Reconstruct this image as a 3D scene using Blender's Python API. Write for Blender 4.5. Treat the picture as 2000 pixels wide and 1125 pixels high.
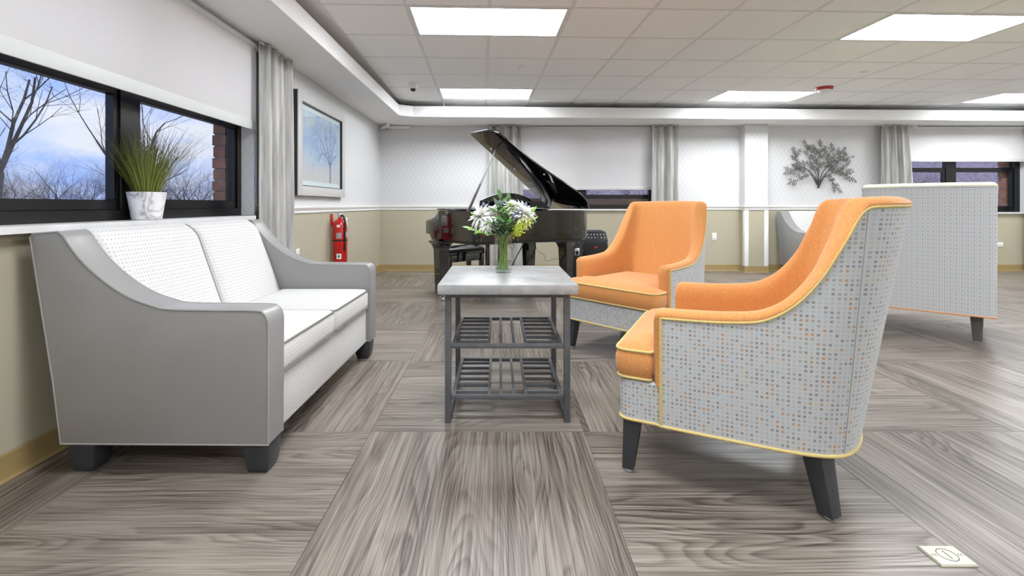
import bpy, bmesh, math, random
from math import sin, cos, pi, radians, sqrt, atan2, floor
from mathutils import Vector, Matrix, noise as mnoise

random.seed(7)
S = bpy.context.scene
for o in list(bpy.data.objects):
    bpy.data.objects.remove(o)
COL = S.collection

# ------------------------------------------------------------------ camera
# image frame 2000x1125, eye height 1.03 m, focal length 927 px, optical axis at pixel (974, 400)
EYE = 1.03
cd = bpy.data.cameras.new('camera')
cd.sensor_width = 36.0
cd.lens = 927 * 36.0 / 2000
cd.shift_x = (1000 - 974) / 2000
cd.shift_y = -(562.5 - 400) / 2000
cd.clip_start = 0.05
cd.clip_end = 400
cam = bpy.data.objects.new('camera', cd)
cam.location = (0, 0, EYE)
cam.rotation_euler = (radians(90), 0, 0)
COL.objects.link(cam)
S.camera = cam

# ------------------------------------------------------------------ sky
W = bpy.data.worlds.new('world')
S.world = W
W.use_nodes = True
wn = W.node_tree.nodes
wl = W.node_tree.links
wn.clear()
w_out = wn.new('ShaderNodeOutputWorld')
w_bg = wn.new('ShaderNodeBackground')
w_tc = wn.new('ShaderNodeTexCoord')
w_map = wn.new('ShaderNodeMapping')
w_map.inputs['Scale'].default_value = (1, 1, 2.6)
w_n = wn.new('ShaderNodeTexNoise')
w_n.inputs['Scale'].default_value = 3.2
w_n.inputs['Detail'].default_value = 7
w_n.inputs['Roughness'].default_value = 0.55
w_r = wn.new('ShaderNodeValToRGB')
w_r.color_ramp.elements[0].position = 0.41
w_r.color_ramp.elements[0].color = (0.24, 0.36, 0.72, 1)
w_r.color_ramp.elements[1].position = 0.60
w_r.color_ramp.elements[1].color = (0.55, 0.575, 0.64, 1)
wl.new(w_tc.outputs['Generated'], w_map.inputs['Vector'])
wl.new(w_map.outputs['Vector'], w_n.inputs['Vector'])
wl.new(w_n.outputs['Fac'], w_r.inputs['Fac'])
wl.new(w_r.outputs['Color'], w_bg.inputs['Color'])
w_bg.inputs['Strength'].default_value = 1.7
wl.new(w_bg.outputs['Background'], w_out.inputs['Surface'])

# ------------------------------------------------------------------ exposure
S.view_settings.view_transform = 'Standard'
S.view_settings.look = 'None'
S.view_settings.exposure = 0.0
S.view_settings.gamma = 1.0
S.view_settings.use_curve_mapping = False
LIGHT_POWER = 28.0          # radiance of the ceiling panels

# ================================================================== helpers
class MB:
    def __init__(self):
        self.v = []
        self.f = []
        self.m = []
        self.uv = []
        self.cur = 0

    def add(self, verts, faces, uvs=None):
        b = len(self.v)
        self.v += [tuple(p) for p in verts]
        for k, f in enumerate(faces):
            self.f.append([b + i for i in f])
            self.m.append(self.cur)
            self.uv.append(uvs[k] if uvs else None)
        return self

    def box(self, x0, x1, y0, y1, z0, z1, M=None):
        vs = [Vector(p) for p in ((x0, y0, z0), (x1, y0, z0), (x1, y1, z0), (x0, y1, z0),
                                  (x0, y0, z1), (x1, y0, z1), (x1, y1, z1), (x0, y1, z1))]
        if M is not None:
            vs = [M @ p for p in vs]
        return self.add(vs, [(0, 3, 2, 1), (4, 5, 6, 7), (0, 1, 5, 4), (1, 2, 6, 5), (2, 3, 7, 6), (3, 0, 4, 7)])

    def loft(self, rings, cap0=True, cap1=True, closed=True):
        n = len(rings[0])
        vs = [p for r in rings for p in r]
        fs = []
        for i in range(len(rings) - 1):
            for j in range(n if closed else n - 1):
                k = (j + 1) % n
                fs.append((i * n + j, i * n + k, (i + 1) * n + k, (i + 1) * n + j))
        if cap0:
            fs.append(tuple(range(n - 1, -1, -1)))
        if cap1:
            b = (len(rings) - 1) * n
            fs.append(tuple(range(b, b + n)))
        return self.add(vs, fs)

    def grid(self, P, uv=None):
        n = len(P[0])
        vs = [p for r in P for p in r]
        fs, us = [], []
        for i in range(len(P) - 1):
            for j in range(n - 1):
                fs.append((i * n + j, i * n + j + 1, (i + 1) * n + j + 1, (i + 1) * n + j))
                if uv:
                    us.append((uv[i][j], uv[i][j + 1], uv[i + 1][j + 1], uv[i + 1][j]))
        return self.add(vs, fs, us if uv else None)

    def tube(self, pts, r, n=8, closed=False, cap=True):
        pts = [Vector(p) for p in pts]
        # drop doubles
        q = [pts[0]]
        rr = [r[0] if isinstance(r, (list, tuple)) else r]
        for i, p in enumerate(pts[1:], 1):
            if (p - q[-1]).length > 1e-6:
                q.append(p)
                rr.append(r[i] if isinstance(r, (list, tuple)) else r)
        pts = q
        m = len(pts)
        if m < 2:
            return self
        rings = []
        up = None
        for i in range(m):
            if closed:
                t = pts[(i + 1) % m] - pts[i - 1]
            else:
                t = pts[min(i + 1, m - 1)] - pts[max(i - 1, 0)]
            if t.length < 1e-9:
                t = Vector((0, 0, 1))
            t.normalize()
            if up is None:
                up = Vector((0, 0, 1)) if abs(t.z) < 0.9 else Vector((1, 0, 0))
            s = t.cross(up)
            if s.length < 1e-6:
                s = t.orthogonal()
            s.normalize()
            up = s.cross(t).normalized()
            rings.append([pts[i] + s * (cos(2 * pi * k / n) * rr[i]) + up * (sin(2 * pi * k / n) * rr[i]) for k in range(n)])
        if closed:
            rings.append(rings[0])
            return self.loft(rings, False, False)
        return self.loft(rings, cap, cap)

    def lathe(self, prof, n=24, c=(0, 0, 0), cap0=True, cap1=True, M=None):
        rings = []
        for (r, z) in prof:
            ring = [Vector((c[0] + r * cos(2 * pi * k / n), c[1] + r * sin(2 * pi * k / n), c[2] + z)) for k in range(n)]
            if M is not None:
                ring = [M @ p for p in ring]
            rings.append(ring)
        return self.loft(rings, cap0, cap1)

    def prism(self, poly, f0, f1):
        """poly: list of 2-D points; f0/f1 map a point to 3-D on the two faces"""
        n = len(poly)
        a = [f0(p) for p in poly]
        b = [f1(p) for p in poly]
        return self.add(a + b, [tuple(range(n - 1, -1, -1)), tuple(range(n, 2 * n))] +
                        [(i, (i + 1) % n, n + (i + 1) % n, n + i) for i in range(n)])

    def build(self, name, mat, parent=None, bevel=0, seg=2, smooth=35, boxuv=False, fix=True, uvs=1.0):
        me = bpy.data.meshes.new(name)
        me.from_pydata(self.v, [], self.f)
        mats = mat if isinstance(mat, (list, tuple)) else [mat]
        for m in mats:
            me.materials.append(m)
        for p, mi in zip(me.polygons, self.m):
            p.material_index = mi
        if boxuv or any(u is not None for u in self.uv):
            L = me.uv_layers.new(name='UVMap')
            for p, u in zip(me.polygons, self.uv):
                nrm = p.normal
                for k, li in enumerate(p.loop_indices):
                    if u is not None:
                        L.data[li].uv = u[k]
                    else:
                        co = me.vertices[me.loops[li].vertex_index].co
                        ax = max(range(3), key=lambda a: abs(nrm[a]))
                        if ax == 0:
                            L.data[li].uv = (co.y, co.z)
                        elif ax == 1:
                            L.data[li].uv = (co.x, co.z)
                        else:
                            L.data[li].uv = (co.x, co.y)
        if bevel or fix:
            bm = bmesh.new()
            bm.from_mesh(me)
            if fix:
                bmesh.ops.recalc_face_normals(bm, faces=bm.faces)
            if bevel:
                es = [e for e in bm.edges if len(e.link_faces) == 2 and e.calc_face_angle(0) > radians(30)]
                bmesh.ops.bevel(bm, geom=es, offset=bevel, segments=seg, affect='EDGES', profile=0.5, clamp_overlap=True)
            bm.to_mesh(me)
            bm.free()
        if smooth:
            me.shade_smooth()
            me.set_sharp_from_angle(angle=radians(smooth))
        o = bpy.data.objects.new(name, me)
        COL.objects.link(o)
        if parent is not None:
            o.parent = parent
        return o


def tag(o, label=None, cat=None, group=None, kind=None):
    if label:
        o['label'] = label
    if cat:
        o['category'] = cat
    if group:
        o['group'] = group
    if kind:
        o['kind'] = kind
    return o


def thing(name, label, cat, loc=(0, 0, 0), rz=0, group=None):
    o = bpy.data.objects.new(name, None)
    o.empty_display_size = 0.1
    COL.objects.link(o)
    o.location = loc
    o.rotation_euler = (0, 0, rz)
    return tag(o, label, cat, group)


def copy_tree(o, parent=None):
    c = o.copy()
    COL.objects.link(c)
    c.parent = parent
    for ch in list(o.children):
        copy_tree(ch, c)
    return c


def struct(o, label=None):
    return tag(o, label, None, None, 'structure')


def catmull(pts, n=8, closed=False):
    pts = [Vector(p) for p in pts]
    m = len(pts)
    out = []
    R = range(m) if closed else range(m - 1)
    for i in R:
        if closed:
            p0, p1, p2, p3 = pts[i - 1], pts[i], pts[(i + 1) % m], pts[(i + 2) % m]
        else:
            p0, p1, p2, p3 = pts[max(i - 1, 0)], pts[i], pts[i + 1], pts[min(i + 2, m - 1)]
        for k in range(n):
            t = k / n
            out.append(0.5 * ((2 * p1) + (p2 - p0) * t + (2 * p0 - 5 * p1 + 4 * p2 - p3) * t * t + (3 * p1 - p0 - 3 * p2 + p3) * t ** 3))
    if not closed:
        out.append(pts[-1])
    return out


def offset_poly(poly, d):
    """inset a counter-clockwise 2-D polygon by d"""
    n = len(poly)
    out = []
    for i in range(n):
        p0, p1, p2 = Vector(poly[i - 1][:2]), Vector(poly[i][:2]), Vector(poly[(i + 1) % n][:2])
        a = (p1 - p0).normalized()
        b = (p2 - p1).normalized()
        na = Vector((-a.y, a.x))
        nb = Vector((-b.y, b.x))
        m = na + nb
        if m.length < 1e-6:
            m = na
        m.normalize()
        k = max(0.5, m.dot(na))
        out.append(p1 + m * (d / k))
    return out


def round_poly(poly, r, n=4):
    """round the corners of a polygon"""
    out = []
    m = len(poly)
    for i in range(m):
        p0, p1, p2 = Vector(poly[i - 1]), Vector(poly[i]), Vector(poly[(i + 1) % m])
        rr = r[i] if isinstance(r, (list, tuple)) else r
        a = p0 - p1
        b = p2 - p1
        rr_ = min(rr, a.length * 0.49, b.length * 0.49)
        if rr_ <= 1e-5:
            out.append(p1)
            continue
        A = p1 + a.normalized() * rr_
        B = p1 + b.normalized() * rr_
        for k in range(n + 1):
            t = k / n
            out.append(A * (1 - t) ** 2 + p1 * 2 * t * (1 - t) + B * t * t)
    return out

# ================================================================== materials
def srgb(r, g, b):
    def f(c):
        c /= 255.0
        return c / 12.92 if c <= 0.04045 else ((c + 0.055) / 1.055) ** 2.4
    return (f(r), f(g), f(b), 1)


def new_mat(name):
    m = bpy.data.materials.new(name)
    m.use_nodes = True
    n = m.node_tree.nodes
    n.clear()
    out = n.new('ShaderNodeOutputMaterial')
    return m, n, m.node_tree.links, out


def pbsdf(n, l, out, col=None, rough=0.5, metal=0, coat=0, sheen=0, spec=0.5):
    b = n.new('ShaderNodeBsdfPrincipled')
    if col is not None:
        b.inputs['Base Color'].default_value = col
    b.inputs['Roughness'].default_value = rough
    b.inputs['Metallic'].default_value = metal
    b.inputs['Coat Weight'].default_value = coat
    b.inputs['Coat Roughness'].default_value = 0.03
    b.inputs['Sheen Weight'].default_value = sheen
    b.inputs['Specular IOR Level'].default_value = spec
    l.new(b.outputs[0], out.inputs['Surface'])
    return b


def ramp(n, stops):
    r = n.new('ShaderNodeValToRGB')
    e = r.color_ramp.elements
    e[0].position, e[0].color = stops[0]
    e[1].position, e[1].color = stops[-1]
    for p, c in stops[1:-1]:
        x = e.new(p)
        x.color = c
    return r


def mat(name, col, rough=0.5, metal=0, coat=0, var=0.06, scale=8, bump=0, bscale=200, sheen=0, spec=0.5):
    """plain procedural material: colour with soft noise variation and optional bump"""
    m, n, l, out = new_mat(name)
    b = pbsdf(n, l, out, col, rough, metal, coat, sheen, spec)
    tc = n.new('ShaderNodeTexCoord')
    nz = n.new('ShaderNodeTexNoise')
    nz.inputs['Scale'].default_value = scale
    nz.inputs['Detail'].default_value = 4
    l.new(tc.outputs['Object'], nz.inputs['Vector'])
    lo = tuple(c * (1 - var) for c in col[:3]) + (1,)
    hi = tuple(min(1, c * (1 + var)) for c in col[:3]) + (1,)
    r = ramp(n, [(0.3, lo), (0.7, hi)])
    l.new(nz.outputs['Fac'], r.inputs['Fac'])
    l.new(r.outputs['Color'], b.inputs['Base Color'])
    if bump:
        nb = n.new('ShaderNodeTexNoise')
        nb.inputs['Scale'].default_value = bscale
        nb.inputs['Detail'].default_value = 2
        l.new(tc.outputs['Object'], nb.inputs['Vector'])
        bp = n.new('ShaderNodeBump')
        bp.inputs['Strength'].default_value = bump
        bp.inputs['Distance'].default_value = 0.002
        l.new(nb.outputs['Fac'], bp.inputs['Height'])
        l.new(bp.outputs['Normal'], b.inputs['Normal'])
    return m


def math_node(n, l, op, a, b=None, c=None):
    x = n.new('ShaderNodeMath')
    x.operation = op
    for i, v in enumerate((a, b, c)):
        if v is None:
            continue
        if isinstance(v, (int, float)):
            x.inputs[i].default_value = v
        else:
            l.new(v, x.inputs[i])
    return x.outputs[0]


def mixrgb(n, l, fac, a, b, mode='MIX'):
    x = n.new('ShaderNodeMix')
    x.data_type = 'RGBA'
    x.blend_type = mode
    for idx, v in ((0, fac), (6, a), (7, b)):
        if isinstance(v, (int, float)):
            x.inputs[idx].default_value = v
        elif isinstance(v, tuple):
            x.inputs[idx].default_value = v
        else:
            l.new(v, x.inputs[idx])
    return x.outputs[2]


def dotted_fabric(name, base, pitch, size, colours, thread=0.25, alt=None, rough=0.85):
    """woven cloth: rows of little squares on a pale thread ground, laid out in UV metres"""
    m, n, l, out = new_mat(name)
    b = pbsdf(n, l, out, base, rough, sheen=0.2, spec=0.25)
    tc = n.new('ShaderNodeTexCoord')
    sep = n.new('ShaderNodeSeparateXYZ')
    l.new(tc.outputs['UV'], sep.inputs[0])
    M = lambda op, a, bb=None: math_node(n, l, op, a, bb)
    cells, masks = [], []
    for k in (0, 1):
        u = M('DIVIDE', sep.outputs[k], pitch)
        cells.append(M('FLOOR', u))
        fr = M('FRACT', u)
        d = M('ABSOLUTE', M('SUBTRACT', fr, 0.5))
        masks.append(M('LESS_THAN', d, size / 2))
    mask = M('MULTIPLY', masks[0], masks[1])
    cmb = n.new('ShaderNodeCombineXYZ')
    l.new(cells[0], cmb.inputs[0])
    l.new(cells[1], cmb.inputs[1])
    wnz = n.new('ShaderNodeTexWhiteNoise')
    wnz.noise_dimensions = '2D'
    l.new(cmb.outputs[0], wnz.inputs['Vector'])
    stops = []
    for p, c in colours:
        stops.append((p, c))
    r = ramp(n, stops)
    r.color_ramp.interpolation = 'CONSTANT'
    l.new(wnz.outputs['Value'], r.inputs['Fac'])
    sq = r.outputs['Color']
    if alt is not None:
        par = M('MULTIPLY', M('MODULO', M('ABSOLUTE', cells[0]), 2), M('MODULO', M('ABSOLUTE', cells[1]), 2))
        sq = mixrgb(n, l, par, sq, alt)
    # fine threads
    tp = pitch / 4
    t0 = M('ABSOLUTE', M('SUBTRACT', M('FRACT', M('DIVIDE', sep.outputs[0], tp)), 0.5))
    t1 = M('ABSOLUTE', M('SUBTRACT', M('FRACT', M('DIVIDE', sep.outputs[1], tp)), 0.5))
    thr = M('MULTIPLY', M('GREATER_THAN', t0, 0.22), M('GREATER_THAN', t1, 0.22))
    dark = tuple(c * (1 - thread) for c in base[:3]) + (1,)
    ground = mixrgb(n, l, thr, dark, base)
    colr = mixrgb(n, l, mask, ground, sq)
    l.new(colr, b.inputs['Base Color'])
    bp = n.new('ShaderNodeBump')
    bp.inputs['Strength'].default_value = 0.25
    bp.inputs['Distance'].default_value = 0.001
    l.new(thr, bp.inputs['Height'])
    l.new(bp.outputs['Normal'], b.inputs['Normal'])
    return m


MT = {}
MT['wall_white'] = None


def wallpaper():
    m, n, l, out = new_mat('wallpaper_white_lattice')
    b = pbsdf(n, l, out, rough=0.75, spec=0.3)
    tc = n.new('ShaderNodeTexCoord')
    sep = n.new('ShaderNodeSeparateXYZ')
    l.new(tc.outputs['Object'], sep.inputs[0])
    M = lambda op, a, bb=None: math_node(n, l, op, a, bb)
    h = M('ADD', sep.outputs[0], sep.outputs[1])
    p = 0.075
    a = M('DIVIDE', M('ADD', h, M('MULTIPLY', sep.outputs[2], 0.62)), p)
    c = M('DIVIDE', M('SUBTRACT', h, M('MULTIPLY', sep.outputs[2], 0.62)), p)
    wav = n.new('ShaderNodeTexNoise')
    wav.inputs['Scale'].default_value = 25
    l.new(tc.outputs['Object'], wav.inputs['Vector'])
    wv = M('MULTIPLY', wav.outputs['Fac'], 0.16)
    da = M('ABSOLUTE', M('SUBTRACT', M('FRACT', M('ADD', a, wv)), 0.5))
    dc = M('ABSOLUTE', M('SUBTRACT', M('FRACT', M('ADD', c, wv)), 0.5))
    line = M('LESS_THAN', M('MINIMUM', da, dc), 0.055)
    col = mixrgb(n, l, line, srgb(214, 214, 215), srgb(204, 204, 206))
    l.new(col, b.inputs['Base Color'])
    return m


MT['wallpaper'] = wallpaper()
MT['beige'] = mat('beige_wall_paint', srgb(180, 173, 152), 0.6, var=0.02, scale=3, spec=0.3)
MT['tan'] = mat('tan_vinyl_base', srgb(158, 136, 92), 0.4, var=0.04, scale=4)
MT['white_paint'] = mat('white_gloss_paint', srgb(236, 236, 234), 0.35, var=0.015, scale=3)
MT['white_matt'] = mat('white_matt_paint', srgb(240, 240, 240), 0.7, var=0.015, scale=2)
MT['ceil_tile'] = mat('acoustic_tile', srgb(248, 248, 248), 0.9, var=0.03, scale=160, bump=0.15, bscale=300, spec=0.1)
MT['tbar'] = mat('white_metal_tbar', srgb(226, 226, 226), 0.5, var=0.02)
MT['plastic_white'] = mat('white_plastic', srgb(235, 235, 232), 0.4, var=0.01)
MT['black_frame'] = mat('black_window_aluminium', srgb(8, 8, 8), 0.3, var=0.15, scale=20)
MT['marble_sill'] = mat('white_stone_sill', srgb(214, 213, 212), 0.35, var=0.08, scale=9)
MT['vinyl'] = mat('grey_vinyl', srgb(146, 145, 144), 0.32, var=0.03, scale=5, bump=0.12, bscale=500)
MT['vinyl_pipe'] = mat('grey_vinyl_welt', srgb(118, 116, 114), 0.45, var=0.03)
MT['vinyl_edge'] = mat('grey_vinyl_edge_welt', srgb(150, 149, 148), 0.35, var=0.03)
MT['dark_leg'] = mat('charcoal_painted_wood', srgb(56, 58, 63), 0.42, var=0.08, scale=14)
MT['grey_leg'] = mat('grey_stained_wood', srgb(96, 92, 90), 0.45, var=0.08, scale=14)
MT['glide'] = mat('white_nylon_glide', srgb(190, 192, 196), 0.4, var=0.02)
MT['yellow_welt'] = mat('yellow_welt', srgb(208, 186, 122), 0.7, var=0.05, scale=60)
MT['pale_yellow'] = mat('pale_yellow_cloth', srgb(232, 226, 178), 0.8, var=0.05, scale=80, bump=0.2)
MT['orange_welt'] = mat('orange_welt', srgb(220, 160, 110), 0.7, var=0.05, scale=60)


def orange_cloth():
    m, n, l, out = new_mat('orange_flecked_cloth')
    b = pbsdf(n, l, out, rough=0.85, sheen=0.25, spec=0.25)
    tc = n.new('ShaderNodeTexCoord')
    v = n.new('ShaderNodeTexVoronoi')
    v.inputs['Scale'].default_value = 420
    l.new(tc.outputs['Object'], v.inputs['Vector'])
    w = n.new('ShaderNodeTexWhiteNoise')
    w.noise_dimensions = '3D'
    l.new(v.outputs['Position'], w.inputs['Vector'])
    fleck = math_node(n, l, 'MULTIPLY', math_node(n, l, 'GREATER_THAN', w.outputs['Value'], 0.80), math_node(n, l, 'LESS_THAN', v.outputs['Distance'], 0.42))
    nz = n.new('ShaderNodeTexNoise')
    nz.inputs['Scale'].default_value = 350
    l.new(tc.outputs['Object'], nz.inputs['Vector'])
    r = ramp(n, [(0.3, srgb(198, 130, 70)), (0.7, srgb(218, 152, 90))])
    l.new(nz.outputs['Fac'], r.inputs['Fac'])
    c = mixrgb(n, l, fleck, r.outputs['Color'], srgb(230, 182, 124))
    l.new(c, b.inputs['Base Color'])
    bp = n.new('ShaderNodeBump')
    bp.inputs['Strength'].default_value = 0.25
    bp.inputs['Distance'].default_value = 0.001
    l.new(nz.outputs['Fac'], bp.inputs['Height'])
    l.new(bp.outputs['Normal'], b.inputs['Normal'])
    return m


MT['orange'] = orange_cloth()
G1, G2, G3 = srgb(158, 158, 159), srgb(178, 179, 180), srgb(140, 139, 140)
OR, BL, TN = srgb(186, 146, 114), srgb(172, 186, 194), srgb(188, 182, 166)
MT['chair_fabric'] = dotted_fabric('grey_square_weave', srgb(208, 210, 212), 0.0150, 0.54,
                                   [(0.0, G1), (0.30, G3), (0.48, G2), (0.74, TN), (0.83, OR), (0.92, BL)], 0.27)
MT['chair_back_fabric'] = dotted_fabric('grey_dot_weave', srgb(203, 205, 207), 0.0155, 0.36,
                                        [(0.0, srgb(176, 178, 180)), (0.5, srgb(166, 168, 170)), (0.8, srgb(182, 182, 180))], 0.08,
                                        alt=srgb(112, 112, 116))
MT['sofa_fabric'] = dotted_fabric('white_dot_weave', srgb(212, 212, 211), 0.0175, 0.26,
                                  [(0.0, srgb(160, 154, 146)), (0.4, srgb(182, 174, 162)), (0.65, srgb(156, 126, 96)), (0.85, srgb(172, 158, 118))], 0.06)


def wood_floor():
    m, n, l, out = new_mat('grey_wood_look_vinyl')
    b = pbsdf(n, l, out, rough=0.36, spec=0.45)
    tc = n.new('ShaderNodeTexCoord')
    oi = n.new('ShaderNodeObjectInfo')
    M = lambda op, a, bb=None: math_node(n, l, op, a, bb)
    off = n.new('ShaderNodeCombineXYZ')
    l.new(M('MULTIPLY', oi.outputs['Random'], 37.0), off.inputs[0])
    l.new(M('MULTIPLY', oi.outputs['Random'], 91.0), off.inputs[1])
    l.new(M('MULTIPLY', oi.outputs['Random'], 13.0), off.inputs[2])
    sepo = n.new('ShaderNodeSeparateXYZ')
    l.new(tc.outputs['Object'], sepo.inputs[0])
    # planks across the tile
    band = M('FLOOR', M('MULTIPLY', M('ADD', sepo.outputs[0], M('MULTIPLY', oi.outputs['Random'], 2.0)), 1 / 0.24))
    wn2 = n.new('ShaderNodeTexWhiteNoise')
    wn2.noise_dimensions = '1D'
    l.new(M('ADD', band, M('MULTIPLY', oi.outputs['Random'], 71.0)), wn2.inputs['W'])
    addb = n.new('ShaderNodeCombineXYZ')
    l.new(M('MULTIPLY', wn2.outputs['Value'], 9.0), addb.inputs[1])
    va = n.new('ShaderNodeVectorMath')
    l.new(tc.outputs['Object'], va.inputs[0])
    l.new(off.outputs[0], va.inputs[1])
    vb = n.new('ShaderNodeVectorMath')
    l.new(va.outputs[0], vb.inputs[0])
    l.new(addb.outputs[0], vb.inputs[1])
    base = vb.outputs[0]
    # growth rings: lines along the plank, bent into cathedrals by a slow warp
    def stretched(sx, sy, detail, rough_=0.5):
        mp = n.new('ShaderNodeMapping')
        mp.inputs['Scale'].default_value = (sx, sy, 1)
        l.new(base, mp.inputs['Vector'])
        nz = n.new('ShaderNodeTexNoise')
        nz.inputs['Scale'].default_value = 1.0
        nz.inputs['Detail'].default_value = detail
        nz.inputs['Roughness'].default_value = rough_
        l.new(mp.outputs[0], nz.inputs['Vector'])
        return nz.outputs['Fac']
    warp = stretched(5.0, 0.9, 1.5)
    wob = stretched(22, 3.0, 3.0)
    phase = M('ADD', M('MULTIPLY', sepo.outputs[0], 34.0), M('ADD', M('MULTIPLY', warp, 19.0), M('MULTIPLY', wob, 0.9)))
    saw = M('FRACT', phase)
    line = M('MULTIPLY', M('POWER', saw, 2.0), M('MINIMUM', M('MULTIPLY', M('SUBTRACT', 1.0, saw), 5.0), 1.0))                               # dark late wood on one side of each ring
    dens = stretched(7, 1.1, 2.0)
    st_fac = stretched(210, 2.6, 4.0, 0.6)
    st = n.new('ShaderNodeMath')
    st.operation = 'ADD'
    l.new(st_fac, st.inputs[0])
    st.inputs[1].default_value = 0.0
    st2_fac = stretched(60, 1.3, 4.0, 0.6)
    tone = stretched(7, 1.0, 2.0)
    f = M('ADD', M('MULTIPLY', st_fac, 0.50), M('MULTIPLY', st2_fac, 0.42))
    f = M('ADD', f, M('MULTIPLY', tone, 0.28))
    f = M('SUBTRACT', f, M('MULTIPLY', M('MULTIPLY', line, M('MAXIMUM', M('SUBTRACT', M('MULTIPLY', dens, 2.6), 0.75), 0.0)), 0.21))
    f = M('ADD', f, M('MULTIPLY', M('SUBTRACT', wn2.outputs['Value'], 0.5), 0.05))
    r = ramp(n, [(0.42, srgb(72, 64, 57)), (0.51, srgb(104, 95, 87)), (0.60, srgb(130, 121, 112)), (0.73, srgb(156, 148, 139))])
    l.new(f, r.inputs['Fac'])
    l.new(r.outputs['Color'], b.inputs['Base Color'])
    rr = n.new('ShaderNodeMapRange')
    rr.inputs['From Min'].default_value = 0.35
    rr.inputs['From Max'].default_value = 0.65
    rr.inputs['To Min'].default_value = 0.42
    rr.inputs['To Max'].default_value = 0.30
    l.new(st.outputs[0], rr.inputs['Value'])
    l.new(rr.outputs[0], b.inputs['Roughness'])
    bp = n.new('ShaderNodeBump')
    bp.inputs['Strength'].default_value = 0.06
    bp.inputs['Distance'].default_value = 0.001
    l.new(st.outputs[0], bp.inputs['Height'])
    l.new(bp.outputs['Normal'], b.inputs['Normal'])
    return m


MT['floor'] = wood_floor()
MT['seam'] = mat('dark_floor_seam', srgb(84, 76, 68), 0.7)


def emission(name, col, strength):
    m, n, l, out = new_mat(name)
    e = n.new('ShaderNodeEmission')
    e.inputs['Color'].default_value = col
    e.inputs['Strength'].default_value = strength
    l.new(e.outputs[0], out.inputs['Surface'])
    return m


MT['panel'] = emission('lit_light_diffuser', (0.93, 0.965, 1.0, 1), LIGHT_POWER)


def shade_cloth():
    m, n, l, out = new_mat('translucent_shade_cloth')
    d = n.new('ShaderNodeBsdfDiffuse')
    t = n.new('ShaderNodeBsdfTranslucent')
    mx = n.new('ShaderNodeMixShader')
    mx.inputs[0].default_value = 0.42
    tc = n.new('ShaderNodeTexCoord')
    w = n.new('ShaderNodeTexNoise')
    w.inputs['Scale'].default_value = 400
    l.new(tc.outputs['Object'], w.inputs['Vector'])
    r = ramp(n, [(0.3, srgb(248, 246, 244)), (0.7, srgb(253, 252, 250))])
    l.new(w.outputs['Fac'], r.inputs['Fac'])
    l.new(r.outputs['Color'], d.inputs['Color'])
    t.inputs['Color'].default_value = srgb(253, 232, 218)
    l.new(d.outputs[0], mx.inputs[1])
    l.new(t.outputs[0], mx.inputs[2])
    l.new(mx.outputs[0], out.inputs['Surface'])
    return m


MT['shade'] = shade_cloth()
MT['shade_bar'] = mat('shade_hem_bar', srgb(208, 211, 210), 0.5, var=0.02)


def thin_glass(name, tint=(1, 1, 1, 1), base=0.03, rough=0.0):
    m, n, l, out = new_mat(name)
    t = n.new('ShaderNodeBsdfTransparent')
    t.inputs['Color'].default_value = tint
    g = n.new('ShaderNodeBsdfGlossy')
    g.inputs['Roughness'].default_value = rough
    lw_ = n.new('ShaderNodeLayerWeight')
    lw_.inputs['Blend'].default_value = 0.5
    fac = math_node(n, l, 'MULTIPLY_ADD', math_node(n, l, 'POWER', lw_.outputs['Facing'], 5.0), 0.6, base)
    mx = n.new('ShaderNodeMixShader')
    l.new(fac, mx.inputs[0])
    l.new(t.outputs[0], mx.inputs[1])
    l.new(g.outputs[0], mx.inputs[2])
    l.new(mx.outputs[0], out.inputs['Surface'])
    return m


MT['glass'] = thin_glass('window_glass', (0.96, 0.97, 0.98, 1))
MT['vase_glass'] = thin_glass('vase_glass', (0.975, 0.985, 0.98, 1))
MT['water'] = thin_glass('vase_water', (0.93, 0.96, 0.93, 1))


def curtain_cloth():
    m, n, l, out = new_mat('silver_satin_curtain')
    b = pbsdf(n, l, out, rough=0.42, sheen=0.3, spec=0.5)
    tc = n.new('ShaderNodeTexCoord')
    mp = n.new('ShaderNodeMapping')
    mp.inputs['Scale'].default_value = (9, 9, 0.5)
    l.new(tc.outputs['Object'], mp.inputs['Vector'])
    nz = n.new('ShaderNodeTexNoise')
    nz.inputs['Scale'].default_value = 4
    nz.inputs['Detail'].default_value = 5
    l.new(mp.outputs[0], nz.inputs['Vector'])
    r = ramp(n, [(0.34, srgb(150, 149, 146)), (0.66, srgb(194, 193, 190))])
    l.new(nz.outputs['Fac'], r.inputs['Fac'])
    l.new(r.outputs['Color'], b.inputs['Base Color'])
    bp = n.new('ShaderNodeBump')
    bp.inputs['Strength'].default_value = 0.05
    bp.inputs['Distance'].default_value = 0.01
    l.new(nz.outputs['Fac'], bp.inputs['Height'])
    l.new(bp.outputs['Normal'], b.inputs['Normal'])
    return m


MT['curtain'] = curtain_cloth()
MT['piano'] = mat('polished_black_lacquer', (0.006, 0.006, 0.007, 1), 0.06, coat=1.0, var=0.0)
MT['piano_matt'] = mat('black_satin_wood', (0.012, 0.012, 0.013, 1), 0.3, var=0.1)
MT['black_vinyl'] = mat('black_leatherette', srgb(40, 41, 44), 0.35, var=0.1, scale=20, bump=0.2)
MT['chrome'] = mat('chrome', (0.75, 0.75, 0.77, 1), 0.15, metal=1, var=0.02)
MT['brass'] = mat('brass', (0.75, 0.6, 0.32, 1), 0.25, metal=1, var=0.05)
MT['black_plastic'] = mat('black_plastic', srgb(22, 22, 24), 0.5, var=0.15, scale=30)
MT['black_grille'] = mat('black_speaker_grille', srgb(16, 16, 18), 0.7, var=0.4, scale=260)
MT['red_paint'] = mat('red_enamel', srgb(196, 20, 22), 0.25, coat=0.5, var=0.05)
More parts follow.
